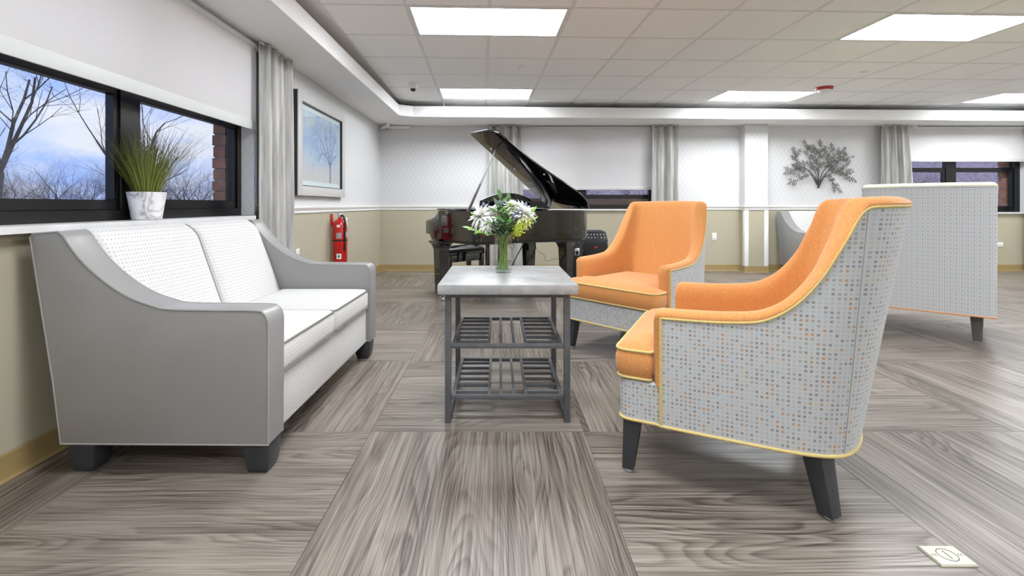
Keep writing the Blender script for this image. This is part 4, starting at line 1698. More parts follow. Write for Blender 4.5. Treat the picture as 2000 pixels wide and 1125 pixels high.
# local: x along the wall (world Y), y = -into room  => room side is y < 0
fd, fw = 0.05, 0.09
for nm, r in (('l', (0, fw, 0, ph)), ('r', (pw - fw, pw, 0, ph)), ('b', (fw, pw - fw, 0, fw)), ('t', (fw, pw - fw, ph - fw, ph))):
    MB().box(r[0], r[1], -fd, -fd + 0.012, r[2], r[3]).build('frame_face', MT['frame_silver'], pc, bevel=0.003)
mb = MB()
mb.box(0.002, 0.02, -fd + 0.012, 0, 0.002, ph - 0.002)
mb.box(pw - 0.02, pw - 0.002, -fd + 0.012, 0, 0.002, ph - 0.002)
mb.box(0.02, pw - 0.02, -fd + 0.012, 0, 0.002, 0.02)
mb.box(0.02, pw - 0.02, -fd + 0.012, 0, ph - 0.02, ph - 0.002)
mb.build('frame_side', MT['frame_side'], pc, smooth=0)
mb = MB()
for r in ((fw, fw + 0.008, fw, ph - fw), (pw - fw - 0.008, pw - fw, fw, ph - fw), (fw + 0.008, pw - fw - 0.008, fw, fw + 0.008), (fw + 0.008, pw - fw - 0.008, ph - fw - 0.008, ph - fw)):
    mb.box(r[0], r[1], -fd + 0.006, -fd + 0.03, r[2], r[3])
mb.build('inner_lip', MT['frame_side'], pc, smooth=0)
MB().box(fw - 0.01, pw - fw + 0.01, -0.022, -0.012, fw - 0.01, ph - fw + 0.01).build('mat_board', MT['mat_board'], pc, smooth=0)
ma, mbm = 0.05, 0.055
pr_ = MB().box(0, pw - 2 * fw - 2 * ma, -0.0235, -0.022, 0, ph - 2 * fw - 2 * mbm).build('print', MT['print'], pc, smooth=0)
pr_.location = (fw + ma, 0, fw + mbm)
aw, ah = pw - 2 * fw - 2 * ma, ph - 2 * fw - 2 * mbm
ar = random.Random(9)


def flat_branch(mb, pts, w0, w1, y):
    pts = catmull([Vector((p[0], 0, p[1])) for p in pts], 5)
    m_ = len(pts)
    L_, R_2 = [], []
    for i, p in enumerate(pts):
        d = (pts[min(i + 1, m_ - 1)] - pts[max(i - 1, 0)]).normalized()
        s = Vector((d.z, 0, -d.x))
        w = w0 + (w1 - w0) * i / (m_ - 1)
        L_.append(Vector((p.x, y, p.z)) - s * w)
        R_2.append(Vector((p.x, y, p.z)) + s * w)
    mb.grid([[a, b] for a, b in zip(L_, R_2)])


mb = MB()
tx = aw * 0.72
flat_branch(mb, [(tx, 0.005), (tx + 0.005, 0.10), (tx - 0.005, 0.19)], 0.026, 0.02, -0.0242)
ends = []
for pts, w in (([(tx, 0.18), (tx - 0.10, 0.27), (tx - 0.22, 0.30), (tx - 0.36, 0.20)], 0.012), ([(tx, 0.18), (tx - 0.06, 0.32), (tx - 0.12, 0.45), (tx - 0.14, 0.58)], 0.014),
               ([(tx, 0.18), (tx + 0.05, 0.32), (tx + 0.10, 0.42), (tx + 0.19, 0.50)], 0.014), ([(tx + 0.01, 0.19), (tx + 0.10, 0.28), (tx + 0.20, 0.31)], 0.009),
               ([(tx - 0.03, 0.24), (tx + 0.01, 0.42), (tx + 0.0, 0.60)], 0.010), ([(tx - 0.09, 0.265), (tx - 0.2, 0.38), (tx - 0.3, 0.45)], 0.008)):
    flat_branch(mb, pts, w, w * 0.25, -0.0244)
    for q in range(5):
        f = ar.uniform(0.4, 1)
        i = min(len(pts) - 2, int(f * (len(pts) - 1)))
        a, b = Vector(pts[i]), Vector(pts[i + 1])
        p = a.lerp(b, ar.random())
        e = p + Vector((ar.uniform(-.09, .09), ar.uniform(-.03, .10)))
        e.x = min(max(e.x, 0.01), aw - 0.01)
        e.y = min(e.y, ah - 0.02)
        flat_branch(mb, [p, p.lerp(e, .5) + Vector((ar.uniform(-.02, .02), ar.uniform(-.02, .02))), e], 0.004, 0.001, -0.0246)
mb.build('printed_tree', MT['tree_ink'], pr_, fix=False, smooth=0)
mb = MB()
for i in range(2600):
    a = ar.uniform(0, 2 * pi)
    rr = sqrt(ar.random())
    x = aw * 0.56 + cos(a) * rr * aw * 0.46
    z = ah * 0.60 + sin(a) * rr * ah * 0.36 - 0.10 * ((x - tx) / aw) ** 2
    if not (0.015 < x < aw - 0.015 and 0.02 < z < ah - 0.02):
        continue
    s = ar.uniform(0.003, 0.012)
    mb.add([(x + s * ar.uniform(.6, 1.2) * cos(k * pi / 3), -0.0239 - 0.00001 * (i % 9), z + s * ar.uniform(.6, 1.2) * sin(k * pi / 3)) for k in range(6)], [tuple(range(6))])
mb.m = [ar.randrange(3) for _ in mb.f]
ob = mb.build('printed_blossom', [MT['blossom_ink'], MT['blossom_mid'], MT['tree_ink_soft']], pr_, fix=False, smooth=0)
ob['kind'] = 'stuff'
MB().box(fw, pw - fw, -0.0285, -0.0265, fw, ph - fw).build('picture_glass', MT['glass'], pc, smooth=0)

# ================================================================== fire extinguisher
fx = thing('fire_extinguisher', 'red fire extinguisher with black hose hung on the left wall', 'fire extinguisher', (X0 + 0.098, 5.24, 0.40))
R2 = 0.078
MB().lathe([(0.06, 0.0), (R2 - 0.004, 0.0), (R2, 0.006), (R2, 0.40), (R2 - 0.006, 0.425), (0.058, 0.45), (0.035, 0.468), (0.024, 0.474), (0.022, 0.49)], 28).build('cylinder', MT['red_paint'], fx)
MB().lathe([(0.016, 0.485), (0.018, 0.50), (0.018, 0.53), (0.012, 0.54)], 16).build('valve', MT['chrome'], fx)
MB().box(-0.012, 0.012, -0.085, 0.035, 0.532, 0.542).build('lever', MT['chrome'], fx, bevel=0.003)
MB().box(-0.010, 0.010, -0.08, 0.03, 0.505, 0.513).build('carry_handle', MT['chrome'], fx, bevel=0.003)
MB().lathe([(0.014, -0.004), (0.014, 0.004)], 16, M=Matrix.Translation((0.022, 0, 0.515)) @ Matrix.Rotation(pi / 2, 4, 'Y')).build('gauge', MT['paper'], fx)
MB().tube(catmull([(0.02, -0.02, 0.515), (0.055, -0.045, 0.50), (0.068, -0.05, 0.44), (0.070, -0.05, 0.34), (0.071, -0.052, 0.22)], 6), 0.010, 10).build('hose', MT['black_plastic'], fx)
MB().lathe([(0.013, 0.0), (0.007, 0.10)], 12, (0.071, -0.052, 0.13)).build('nozzle', MT['black_plastic'], fx)
# band and labels
MB().lathe([(R2 + 0.001, 0.232), (R2 + 0.003, 0.234), (R2 + 0.003, 0.246), (R2 + 0.001, 0.248)], 28).build('strap', MT['black_plastic'], fx)


def wrap_label(parent, name, a0, a1, z0, z1, m, r=R2 + 0.0012):
    P = []
    for i in range(9):
        a = a0 + (a1 - a0) * i / 8
        P.append([(r * cos(a), r * sin(a), z0), (r * cos(a), r * sin(a), z1)])
    return MB().grid(P).build(name, m, parent, fix=False)


wrap_label(fx, 'instruction_label', -1.75, -1.05, 0.262, 0.325, MT['silver'])
wrap_label(fx, 'instruction_label', -0.45, 0.30, 0.275, 0.335, MT['silver'])
wrap_label(fx, 'class_label', -1.70, -1.25, 0.385, 0.412, MT['paper'])
st = wrap_label(fx, 'inspection_sticker', -1.72, -1.08, 0.04, 0.098, MT['paper'])
dm = []
for (a, z) in ((-1.40, 0.048), (-1.20, 0.069), (-1.40, 0.090), (-1.60, 0.069)):
    dm.append(((R2 + 0.0022) * cos(a), (R2 + 0.0022) * sin(a), z))
MB().add(dm, [(0, 1, 2, 3)]).build('green_diamond', MT['green_ink'], st, fix=False)
tg = MB()
tg.add([(0.085, -0.02, 0.36), (0.075, 0.055, 0.36), (0.062, 0.060, 0.47), (0.060, 0.045, 0.492), (0.068, -0.008, 0.492), (0.074, -0.018, 0.47)], [(0, 1, 2, 3, 4, 5)])
tgo = tg.build('inspection_tag', MT['paper'], fx, fix=False)
tgo.modifiers.new('t', 'SOLIDIFY').thickness = 0.001
for k, z in enumerate((0.455, 0.44, 0.405, 0.385)):
    MB().box(0.071 + 0.0015 * k, 0.074 + 0.0015 * k, 0.0, 0.035, z, z + 0.005).build('tag_line', MT['grey_ink'], tgo, smooth=0)
MB().box(-0.096, -0.078, -0.025, 0.025, 0.40, 0.53).build('wall_bracket', MT['red_paint'], fx, bevel=0.003)

# ================================================================== grand piano
pn = thing('grand_piano', 'glossy black grand piano with its lid propped open', 'piano', (-0.626, 5.0, 0), radians(-50))
rim_ctrl = [(0.50, 0.0), (0.575, 0.012), (0.63, 0.06), (0.655, 0.15), (0.668, 0.28), (0.69, 0.45), (0.73, 0.63), (0.785, 0.80), (0.84, 0.95), (0.885, 1.09), (0.90, 1.20), (0.885, 1.31), (0.835, 1.39), (0.75, 1.42)]
crv = [(p.x, p.y) for p in catmull([Vector((a, b, 0)) for a, b in rim_ctrl], 5)]
outline = [(0.0, 0.0), (0.25, 0.0)] + crv + [(0.4, 1.42), (0.0, 1.42)]
ZR0, ZR1 = 0.672, 0.968
inner = offset_poly(outline, 0.035)
mb = MB()
mb.loft([[Vector((p[0], p[1], ZR0)) for p in outline], [Vector((p[0], p[1], ZR1 - 0.004)) for p in outline],
         [Vector((p.x, p.y, ZR1)) for p in offset_poly(outline, 0.004)], [Vector((p.x, p.y, ZR1)) for p in offset_poly(outline, 0.031)],
         [Vector((p.x, p.y, ZR1 - 0.004)) for p in inner], [Vector((p.x, p.y, 0.90)) for p in inner]])
mb.build('case', MT['piano'], pn, smooth=40)
mb = MB()
mb.loft([[Vector((p.x, p.y, z)) for p in offset_poly(outline, d)] for d, z in ((0.03, 0.64), (0.03, 0.672))])
mb.build('bottom_board', MT['piano_matt'], pn, smooth=40)
# keyboard end
ck = [(0.0, 0.645), (0.0, 0.968), (-0.02, 0.962), (-0.05, 0.935), (-0.085, 0.905), (-0.14, 0.882), (-0.26, 0.862), (-0.272, 0.852), (-0.272, 0.735), (-0.262, 0.715), (-0.19, 0.712), (-0.185, 0.69), (-0.14, 0.66), (-0.10, 0.645)]
for ta in (0.0, 1.36):
    mb = MB()
    mb.prism(ck, lambda p: Vector((p[0], ta, p[1])), lambda p: Vector((p[0], ta + 0.06, p[1])))
    mb.build('cheek', MT['piano'], pn, bevel=0.006, seg=2)
MB().box(-0.262, 0.0, 0.06, 1.36, 0.645, 0.72).build('keybed', MT['piano'], pn, bevel=0.006)
mb = MB()
fb = [(-0.235, 0.72), (-0.235, 0.79), (-0.20, 0.81), (-0.04, 0.86), (-0.01, 0.95), (0.0, 0.95), (0.0, 0.72)]
mb.prism(fb, lambda p: Vector((p[0], 0.062, p[1])), lambda p: Vector((p[0], 1.358, p[1])))
mb.build('fallboard', MT['piano'], pn, bevel=0.008)
MB().box(-0.025, 0.125, -0.012, 1.432, ZR1 + 0.006, ZR1 + 0.022).build('front_lid', MT['piano'], pn, bevel=0.004)
MB().box(0.13, 0.225, -0.012, 1.432, ZR1 + 0.002, ZR1 + 0.016).build('folded_flap', MT['piano'], pn, bevel=0.004)
# main lid
AL = radians(33)
HT, HZ = 1.43, ZR1 + 0.014
lid_plan = [(0.24, -0.015), (0.50, -0.015)] + [(a + 0.012, b - 0.010) for a, b in crv[3:-5]] + [(0.84, 1.43), (0.24, 1.43)]


def lid_pt(s, t_, h):
    w = HT - t_
    return Vector((s, HT - w * cos(AL) + h * sin(AL), HZ + w * sin(AL) + h * cos(AL)))


mb = MB()
mb.prism(lid_plan, lambda p: lid_pt(p[0], p[1], 0.0), lambda p: lid_pt(p[0], p[1], 0.02))
lid = mb.build('lid', MT['piano'], pn, bevel=0.005, seg=2, smooth=45)
for (s, t_) in ((0.33, 0.25), (0.36, 0.62), (0.70, 0.75)):
    b_ = lid_pt(s, t_, -0.001)
    MB().lathe([(0.011, -0.012), (0.013, 0.0)], 12, M=Matrix.Translation(b_) @ Matrix.Rotation(-AL, 4, 'X')).build('lid_button', MT['chrome'], lid)
# prop stick
pa, pb = Vector((0.47, 0.03, ZR1 - 0.01)), lid_pt(0.46, 0.22, -0.004)
dv = (pb - pa)
MB().tube([pa, pa + dv * 0.35, pb], [0.017, 0.013, 0.008], 4).build('lid_prop', MT['piano_matt'], pn)
MB().tube([pa + Vector((0.015, -0.022, 0.01)), pa + dv * 0.42 + Vector((0.012, -0.016, 0))], 0.006, 6).build('short_prop', MT['chrome'], pn)
# music desk
mp_ = [(0.0, 0.0)] + [(0.72 * i / 16, 0.135 + 0.085 * (1 - (2 * i / 16 - 1) ** 2)) for i in range(17)] + [(0.72, 0.0)]
mp_ = [(x if 0.001 < x < 0.719 else x, z) for x, z in mp_]


def desk_pt(p, th):
    x, z = p
    sp = 0.04 * (z / 0.2)
    return Vector((0.24 + z * 0.26 + th, 0.34 + x - (sp if x < 0.36 else -sp) * 0.6, ZR1 - 0.03 + z))


mb = MB()
mb.prism(mp_, lambda p: desk_pt(p, 0.0), lambda p: desk_pt(p, 0.018))
mb.build('music_desk', MT['piano'], pn, bevel=0.003)
# legs with corbels and casters
for (s, t_) in ((-0.055, 0.062), (-0.055, 1.355), (0.70, 1.20)):
    mb = MB()
    rings = []
    for z, w in ((0.065, 0.043), (0.08, 0.047), (0.50, 0.060), (0.56, 0.062), (0.60, 0.074), (0.625, 0.092), (0.632, 0.10), (0.648, 0.10)):
        rings.append([(s - w, t_ - w, z), (s + w, t_ - w, z), (s + w, t_ + w, z), (s - w, t_ + w, z)])
    mb.loft(rings)
    lg = mb.build('leg', MT['piano'], pn, bevel=0.003, seg=1)
    mb = MB()
    M = Matrix.Translation((s + 0.012, t_, 0.026)) @ Matrix.Rotation(pi / 2, 4, 'X')
    mb.lathe([(0.012, -0.014), (0.026, -0.011), (0.026, 0.011), (0.012, 0.014)], 18, M=M)
    mb.box(s - 0.008, s + 0.016, t_ - 0.02, t_ + 0.02, 0.052, 0.066)
    mb.box(s - 0.0, s + 0.016, t_ - 0.021, t_ - 0.016, 0.022, 0.054)
    mb.box(s - 0.0, s + 0.016, t_ + 0.016, t_ + 0.021, 0.022, 0.054)
    mb.build('caster', MT['chrome'], lg)
# pedal lyre
ly = MB()
ly.box(0.02, 0.06, 0.60, 0.635, 0.14, 0.645)
ly.box(0.02, 0.06, 0.785, 0.82, 0.14, 0.645)
ly.box(0.0, 0.10, 0.58, 0.84, 0.085, 0.145)
lyo = ly.build('pedal_lyre', MT['piano'], pn, bevel=0.004)
for t_ in (0.64, 0.71, 0.78):
    MB().box(-0.09, 0.02, t_ - 0.011, t_ + 0.011, 0.095, 0.105).build('pedal', MT['brass'], lyo, bevel=0.003)
for t_ in (0.61, 0.81):
    MB().tube([(0.08, t_, 0.13), (0.42, t_ + (0.04 if t_ > .7 else -0.04), 0.645)], 0.006, 6).build('lyre_brace', MT['piano_matt'], lyo)

# bench
bn = thing('piano_bench', 'black padded piano bench behind the piano leg', 'bench', (-0.475, 5.74, 0), radians(40))
bw, bd = 0.27, 0.165
base = round_poly([(-bw, -bd), (bw, -bd), (bw, bd), (-bw, bd)], 0.03, 4)
mb = MB()
mb.loft([[Vector((p.x, p.y, z)) for p in offset_poly(base, d)] for d, z in ((0.004, 0.475), (0.0, 0.48), (0.0, 0.50), (0.012, 0.515), (0.04, 0.528), (0.10, 0.534))])
mb.build('padded_seat', MT['black_vinyl'], bn, smooth=60)
MB().box(-bw + 0.005, bw - 0.005, -bd + 0.005, bd - 0.005, 0.445, 0.475).build('seat_frame', MT['piano'], bn, bevel=0.004)
for a in ((-bw + 0.05, bw - 0.05, -bd + 0.02, -bd + 0.04), (-bw + 0.05, bw - 0.05, bd - 0.04, bd - 0.02), (-bw + 0.02, -bw + 0.04, -bd + 0.05, bd - 0.05), (bw - 0.04, bw - 0.02, -bd + 0.05, bd - 0.05)):
    MB().box(a[0], a[1], a[2], a[3], 0.36, 0.445).build('apron', MT['piano'], bn, bevel=0.003)
for sx in (-1, 1):
    for sy in (-1, 1):
        mb = MB()
        rings = []
        for z, w in ((0.0, 0.018), (0.30, 0.024), (0.445, 0.026)):
            cx, cy = sx * (bw - 0.035), sy * (bd - 0.035)
            rings.append([(cx - w, cy - w, z), (cx + w, cy - w, z), (cx + w, cy + w, z), (cx - w, cy + w, z)])
        mb.loft(rings)
        mb.build('leg', MT['piano'], bn, bevel=0.003)

# amplifier and case to the right of the piano
am = thing('amplifier', 'black portable amplifier with a mixer panel on the floor behind the piano', 'amplifier', (1.24, 6.28, 0), radians(4))
w2, d2, h2 = 0.165, 0.15, 0.60
pf = [(-d2, 0.03), (-d2, h2 - 0.03), (-d2 + 0.10, h2 + 0.075), (d2, h2 + 0.09), (d2, 0.03)]
mb = MB()
mb.prism(pf, lambda p: Vector((-w2, p[0], p[1])), lambda p: Vector((w2, p[0], p[1])))
mb.build('cabinet', MT['black_plastic'], am, bevel=0.008)
MB().box(-w2 + 0.02, w2 - 0.02, -d2 - 0.006, -d2 + 0.002, 0.05, h2 - 0.06).build('grille', MT['black_grille'], am, bevel=0.004)
MB().box(-0.02, 0.02, -d2 - 0.0085, -d2 - 0.005, h2 - 0.13, h2 - 0.105).build('badge', MT['red_plastic'], am)
for k in range(7):
    for r_ in range(2):
        x = -w2 + 0.04 + k * 0.042
        y = -d2 + 0.03 + r_ * 0.035
        z = h2 - 0.03 + (0.03 + r_ * 0.035) * 1.05
        MB().lathe([(0.009, -0.004), (0.007, 0.012)], 8, (x, y, z)).build('knob', MT['red_plastic'] if (k == 4 and r_ == 0) else MT['silver'], am)
for (x, y) in ((-w2 + 0.02, -d2 + 0.03), (w2 - 0.02, -d2 + 0.03), (-w2 + 0.02, d2 - 0.03), (w2 - 0.02, d2 - 0.03)):
    MB().lathe([(0.018, 0), (0.02, 0.03)], 12, (x, y, 0)).build('rubber_foot', MT['black_plastic'], am)
for s in (-1, 1):
    for z in (h2 - 0.06, h2 - 0.16, 0.2):
        MB().lathe([(0.005, -0.002), (0.005, 0.002)], 8, M=Matrix.Translation((s * (w2 - 0.008), -d2 - 0.002, z)) @ Matrix.Rotation(pi / 2, 4, 'X')).build('screw', MT['silver'], am)
cs = thing('equipment_case', 'black equipment case with a silver latch beside the amplifier', 'case', (0.945, 6.03, 0), radians(4))
MB().box(-0.09, 0.09, -0.11, 0.11, 0.0, 0.56).build('case_body', MT['black_plastic'], cs, bevel=0.008)
lt = MB().box(-0.01, 0.055, -0.122, -0.109, 0.40, 0.49).build('latch', MT['chrome'], cs, bevel=0.004)
MB().box(0.005, 0.040, -0.128, -0.121, 0.41, 0.455).build('latch_tongue', MT['black_plastic'], lt, bevel=0.002)


def cable(label, pts, r, m):
    return tag(MB().tube(catmull(pts, 8), r, 6).build('cable', m), label, 'cable', 'cables under the piano')


cable('thick black cable drooping from under the piano towards the amplifier', [(0.40, 5.45, 0.64), (0.43, 5.62, 0.50), (0.33, 5.75, 0.30), (0.20, 5.9, 0.12), (0.35, 6.1, 0.008), (0.70, 6.2, 0.008), (0.83, 6.2, 0.02)], 0.006, MT['black_plastic'])
cable('thin grey cable hanging from the piano to the floor', [(0.42, 5.45, 0.64), (0.45, 5.6, 0.50), (0.55, 5.75, 0.42), (0.60, 5.9, 0.33), (0.75, 5.88, 0.36), (0.80, 5.9, 0.2), (0.80, 5.85, 0.006)], 0.0028, MT['grey_ink'])
cable('looped black cable hanging beside the glass vase under the piano', [(0.30, 5.5, 0.64), (0.22, 5.6, 0.60), (0.12, 5.65, 0.56), (0.16, 5.65, 0.51), (0.19, 5.65, 0.55), (0.10, 5.7, 0.57), (0.0, 5.6, 0.64)], 0.003, MT['black_plastic'])

# ================================================================== metal tree wall sculpture
wa = thing('metal_tree_sculpture', 'dark metal tree wall sculpture of leafy branches on the white wall', 'wall art', (4.97, YB - 0.03, 1.30))
sr = random.Random(14)
trunks = [((0, 0), (0.0, 0.25), (0.03, 0.62)), ((0, 0), (-0.05, 0.20), (-0.13, 0.36), (-0.20, 0.62)), ((0, 0), (-0.12, 0.22), (-0.28, 0.30), (-0.46, 0.24)),
          ((0, 0), (-0.10, 0.18), (-0.25, 0.17), (-0.42, 0.08)), ((0, 0), (-0.16, 0.26), (-0.32, 0.36), (-0.37, 0.50)), ((0, 0), (0.05, 0.22), (0.14, 0.36), (0.17, 0.58)),
          ((0, 0), (0.07, 0.19), (0.24, 0.30), (0.44, 0.28)), ((0, 0), (0.10, 0.22), (0.28, 0.40), (0.40, 0.44)), ((0, 0), (0.09, 0.16), (0.30, 0.24), (0.49, 0.16)),
          ((0, 0), (0.08, 0.16), (0.18, 0.12), (0.27, 0.0)), ((0, 0), (-0.03, 0.24), (-0.06, 0.45), (-0.10, 0.58)), ((0, 0), (0.04, 0.24), (0.22, 0.42), (0.30, 0.52))]
for k, tr in enumerate(trunks):
    yoff = -0.012 * (k % 4)
    pts = catmull([Vector((p[0], yoff * min(1, i), p[1])) for i, p in enumerate(tr)], 8)
    nb_ = len(pts)
    b = MB().tube(pts, [0.0065 * (1 - 0.7 * i / nb_) for i in range(nb_)], 6).build('branch', MT['wire'], wa)
    mb = MB()
    for q in range(7):
        # twigs fanning off the outer half of the branch, leaves in loose pairs
        f = 1.0 if q == 0 else 0.45 + 0.55 * q / 7
        idx = min(nb_ - 1, int((nb_ - 1) * f))
        p = pts[idx]
        d = (pts[idx] - pts[max(0, idx - 4)])
        d = Vector((d.x, 0, d.z)).normalized()
        sd = 0 if q == 0 else (1 if q % 2 else -1)
        perp = Vector((-d.z, 0, d.x))
        dirn = (d + perp * sd * sr.uniform(0.5, 1.1) + Vector((0, 0, sr.uniform(-.15, .15)))).normalized()
        Lt = sr.uniform(0.05, 0.11)
        bend = perp * sr.uniform(-.02, .02)
        tip = p + dirn * Lt + bend
        mb.tube([p, p + dirn * Lt * .5 + Vector((0, -0.008, 0)), tip], [0.002, 0.0016, 0.001], 4)
        nl = max(2, int(Lt / 0.026))
        for w_ in range(nl):
            c = p.lerp(tip, (w_ + 0.6) / nl)
            for s2 in (-1, 1):
                pd = Vector((-dirn.z, 0, dirn.x)) * s2
                ld = (dirn * sr.uniform(.4, .9) + pd * 0.8 + Vector((0, sr.uniform(-.5, .2), 0))).normalized()
                leaf_mesh(mb, c, c + ld * sr.uniform(0.034, 0.05), 0.0095, (sr.uniform(-.4, .4), -1, sr.uniform(-.4, .4)), 0.3, 4)
        leaf_mesh(mb, tip, tip + dirn * 0.045, 0.0095, (0, -1, 0.1), 0.3, 4)
    o = mb.build('leaves', MT['wire_leaf'], b, fix=False, smooth=60)
    o['kind'] = 'stuff'
MB().lathe([(0.012, 0.0), (0.012, 0.03)], 10, M=Matrix.Rotation(-pi / 2, 4, 'X')).build('wall_mount', MT['wire'], wa)

# ================================================================== small fittings
def wall_outlet(label, loc, rz, wide=False):
    t = thing('wall_outlet', label, 'outlet', loc, rz, 'white wall outlets')
    a, b = (0.06, 0.036) if wide else (0.036, 0.058)
    MB().box(-a, a, -0.007, 0.0, -b, b).build('cover_plate', MT['plastic_white'], t, bevel=0.003)
    for s in (-1, 1):
        cx, cz = (s * 0.03, 0) if wide else (0, s * 0.025)
        r = MB().box(cx - 0.016, cx + 0.016, -0.009, -0.006, cz - 0.014, cz + 0.014).build('receptacle', MT['plastic_white'], t, bevel=0.002)
        for q in (-1, 1):
            MB().box(cx + q * 0.006 - 0.001, cx + q * 0.006 + 0.001, -0.0096, -0.0085, cz - 0.004, cz + 0.006).build('slot', MT['dark_line'], r)
    return t


wall_outlet('white double outlet on the beige wall beside the far orange armchair', (3.36, YB, 0.535), 0)
wall_outlet('white outlet low on the left wall by the curtain', (X0, 4.36, 0.57), radians(90))
wall_outlet('white flat outlet box on the back wall beside the tall chair', (7.80, YB, 0.41), 0, True)

# dome camera
dc = thing('security_camera', 'white dome security camera on the ceiling above the corner', 'camera', (-1.02, 5.66, ZC))
MB().lathe([(0.055, 0.0), (0.057, -0.006), (0.050, -0.045), (0.042, -0.062), (0.034, -0.068)], 24).build('housing', MT['plastic_white'], dc)
MB().lathe([(0.034, -0.064), (0.031, -0.082), (0.020, -0.095), (0.002, -0.100)], 20).build('lens_dome', MT['black_plastic'], dc)
# strobe alarm
sa_ = thing('strobe_alarm', 'red ceiling strobe alarm with a clear dome', 'alarm', (4.02, 5.86, ZC))
MB().lathe([(0.095, 0.0), (0.097, -0.004), (0.090, -0.030), (0.075, -0.036)], 28).build('base', MT['red_plastic'], sa_)
MB().lathe([(0.075, -0.034), (0.066, -0.058), (0.04, -0.072), (0.004, -0.076)], 24).build('dome', MT['plastic_white'], sa_)
for k, (x, y, lab) in enumerate(((0.235, 4.98, 'small white sprinkler cap above the piano'), (3.98, 5.17, 'small white sprinkler cap to the right near the strobe alarm'))):
    t = thing('sprinkler_cap', lab, 'sprinkler', (x, y, ZC), 0, 'ceiling sprinkler caps')
    MB().lathe([(0.04, 0.0), (0.042, -0.003), (0.036, -0.010), (0.01, -0.012)], 20).build('cover', MT['plastic_white'], t)
# corner raceway box
rb = thing('cable_raceway', 'white angled cable raceway in the corner under the soffit', 'raceway', (X0 + 0.02, 7.38, 2.2))
Mx = Matrix.Translation((0.105, -0.16, 0.028)) @ Matrix.Rotation(radians(-52), 4, 'Z')
MB().box(-0.16, 0.10, -0.022, 0.022, -0.028, 0.028, Mx).build('angled_box', MT['plastic_white'], rb, bevel=0.006)
MB().box(0.13, 0.46, -0.05, 0.0, 0.005, 0.05).build('straight_box', MT['plastic_white'], rb, bevel=0.005)
MB().tube(catmull([(0.02, -0.22, 0.01), (-0.0, -0.27, -0.01), (-0.018, -0.30, -0.005)], 5), 0.006, 6).build('wire', MT['plastic_white'], rb)

# floor outlet plate
fo = thing('floor_outlet', 'cream square outlet cover plate set on the floor', 'floor outlet', (1.312, 1.388, 0))
mb = MB()
hx, hy = 0.054, 0.040
mb.loft([[(-hx, -hy, 0), (hx, -hy, 0), (hx, hy, 0), (-hx, hy, 0)], [(-hx, -hy, 0.003), (hx, -hy, 0.003), (hx, hy, 0.003), (-hx, hy, 0.003)],
         [(-hx + 0.004, -hy + 0.004, 0.0065), (hx - 0.004, -hy + 0.004, 0.0065), (hx - 0.004, hy - 0.004, 0.0065), (-hx + 0.004, hy - 0.004, 0.0065)]])
pl = mb.build('plate', MT['cream_plate'], fo, smooth=0)
MB().tube([(0.025 * cos(a * pi / 18), 0.025 * sin(a * pi / 18), 0.0065) for a in range(36)], 0.0011, 4, closed=True).build('cap_ring', MT['dark_line'], pl)
MB().box(-0.0012, 0.0012, -0.017, 0.017, 0.0062, 0.0072).build('cap_slot', MT['dark_line'], pl)
for x in (-0.042, -0.033, 0.033, 0.042):
    MB().tube([(x + 0.0025 * cos(a), 0.0035 * sin(a), 0.0066) for a in [0.6 + k * 0.5 for k in range(11)]], 0.0007, 4).build('mark', MT['dark_line'], pl)
# scrap under the sofa
mb = MB()
mb.grid([[(x * 0.012, y * 0.009, 0.002 + 0.004 * ((x * y) % 2 == 1)) for y in range(3)] for x in range(3)])
sc = mb.build('paper_scrap', MT['scrap'], None, fix=False)
sc.location = (-1.60, 1.91, 0.0005)
sc.rotation_euler = (0, 0, 0.4)
sc.modifiers.new('t', 'SOLIDIFY').thickness = 0.001
tag(sc, 'small tan paper scrap on the floor under the loveseat', 'scrap')

# ================================================================== outside
gm = MB()
gm.box(-60, 60, -40, 90, -0.8, -0.5)
struct(gm.build('ground_outside', MT['dead_grass'], smooth=0), 'winter lawn outside the windows')


def brick_pier(label, axis, x0, x1, y0, y1, z0, z1, bh=0.086):
    t = thing('brick_pier', label, 'brick pier', ((x0 + x1) / 2, (y0 + y1) / 2, z0), 0, 'brick piers outside the windows')
    cx, cy = (x0 + x1) / 2, (y0 + y1) / 2
    hx_, hy_ = (x1 - x0) / 2, (y1 - y0) / 2
    MB().box(-hx_ + 0.006, hx_ - 0.006, -hy_ + 0.006, hy_ - 0.006, 0, z1 - z0).build('mortar_core', MT['mortar'], t, smooth=0)
    n_ = int((z1 - z0) / bh)
    r = random.Random(int(x0 * 10))
    for k in range(n_):
        za, zb_ = k * bh, k * bh + bh - 0.011
        j = 0.010 if k % 2 else 0.0
        MB().box(-hx_ - j * 0.5, hx_ + j * 0.5, -hy_ - j * 0.4, hy_ + j * 0.4, za, zb_).build('brick', MT['brick'], t, smooth=0)
    return t


brick_pier('brick pier outside the right edge of the left window', 'y', -2.15, -2.06, 3.575, 3.80, -0.5, 2.5)
brick_pier('brick pier outside the right window', 'x', 8.08, 8.40, 7.60, 7.68, -0.5, 2.5)
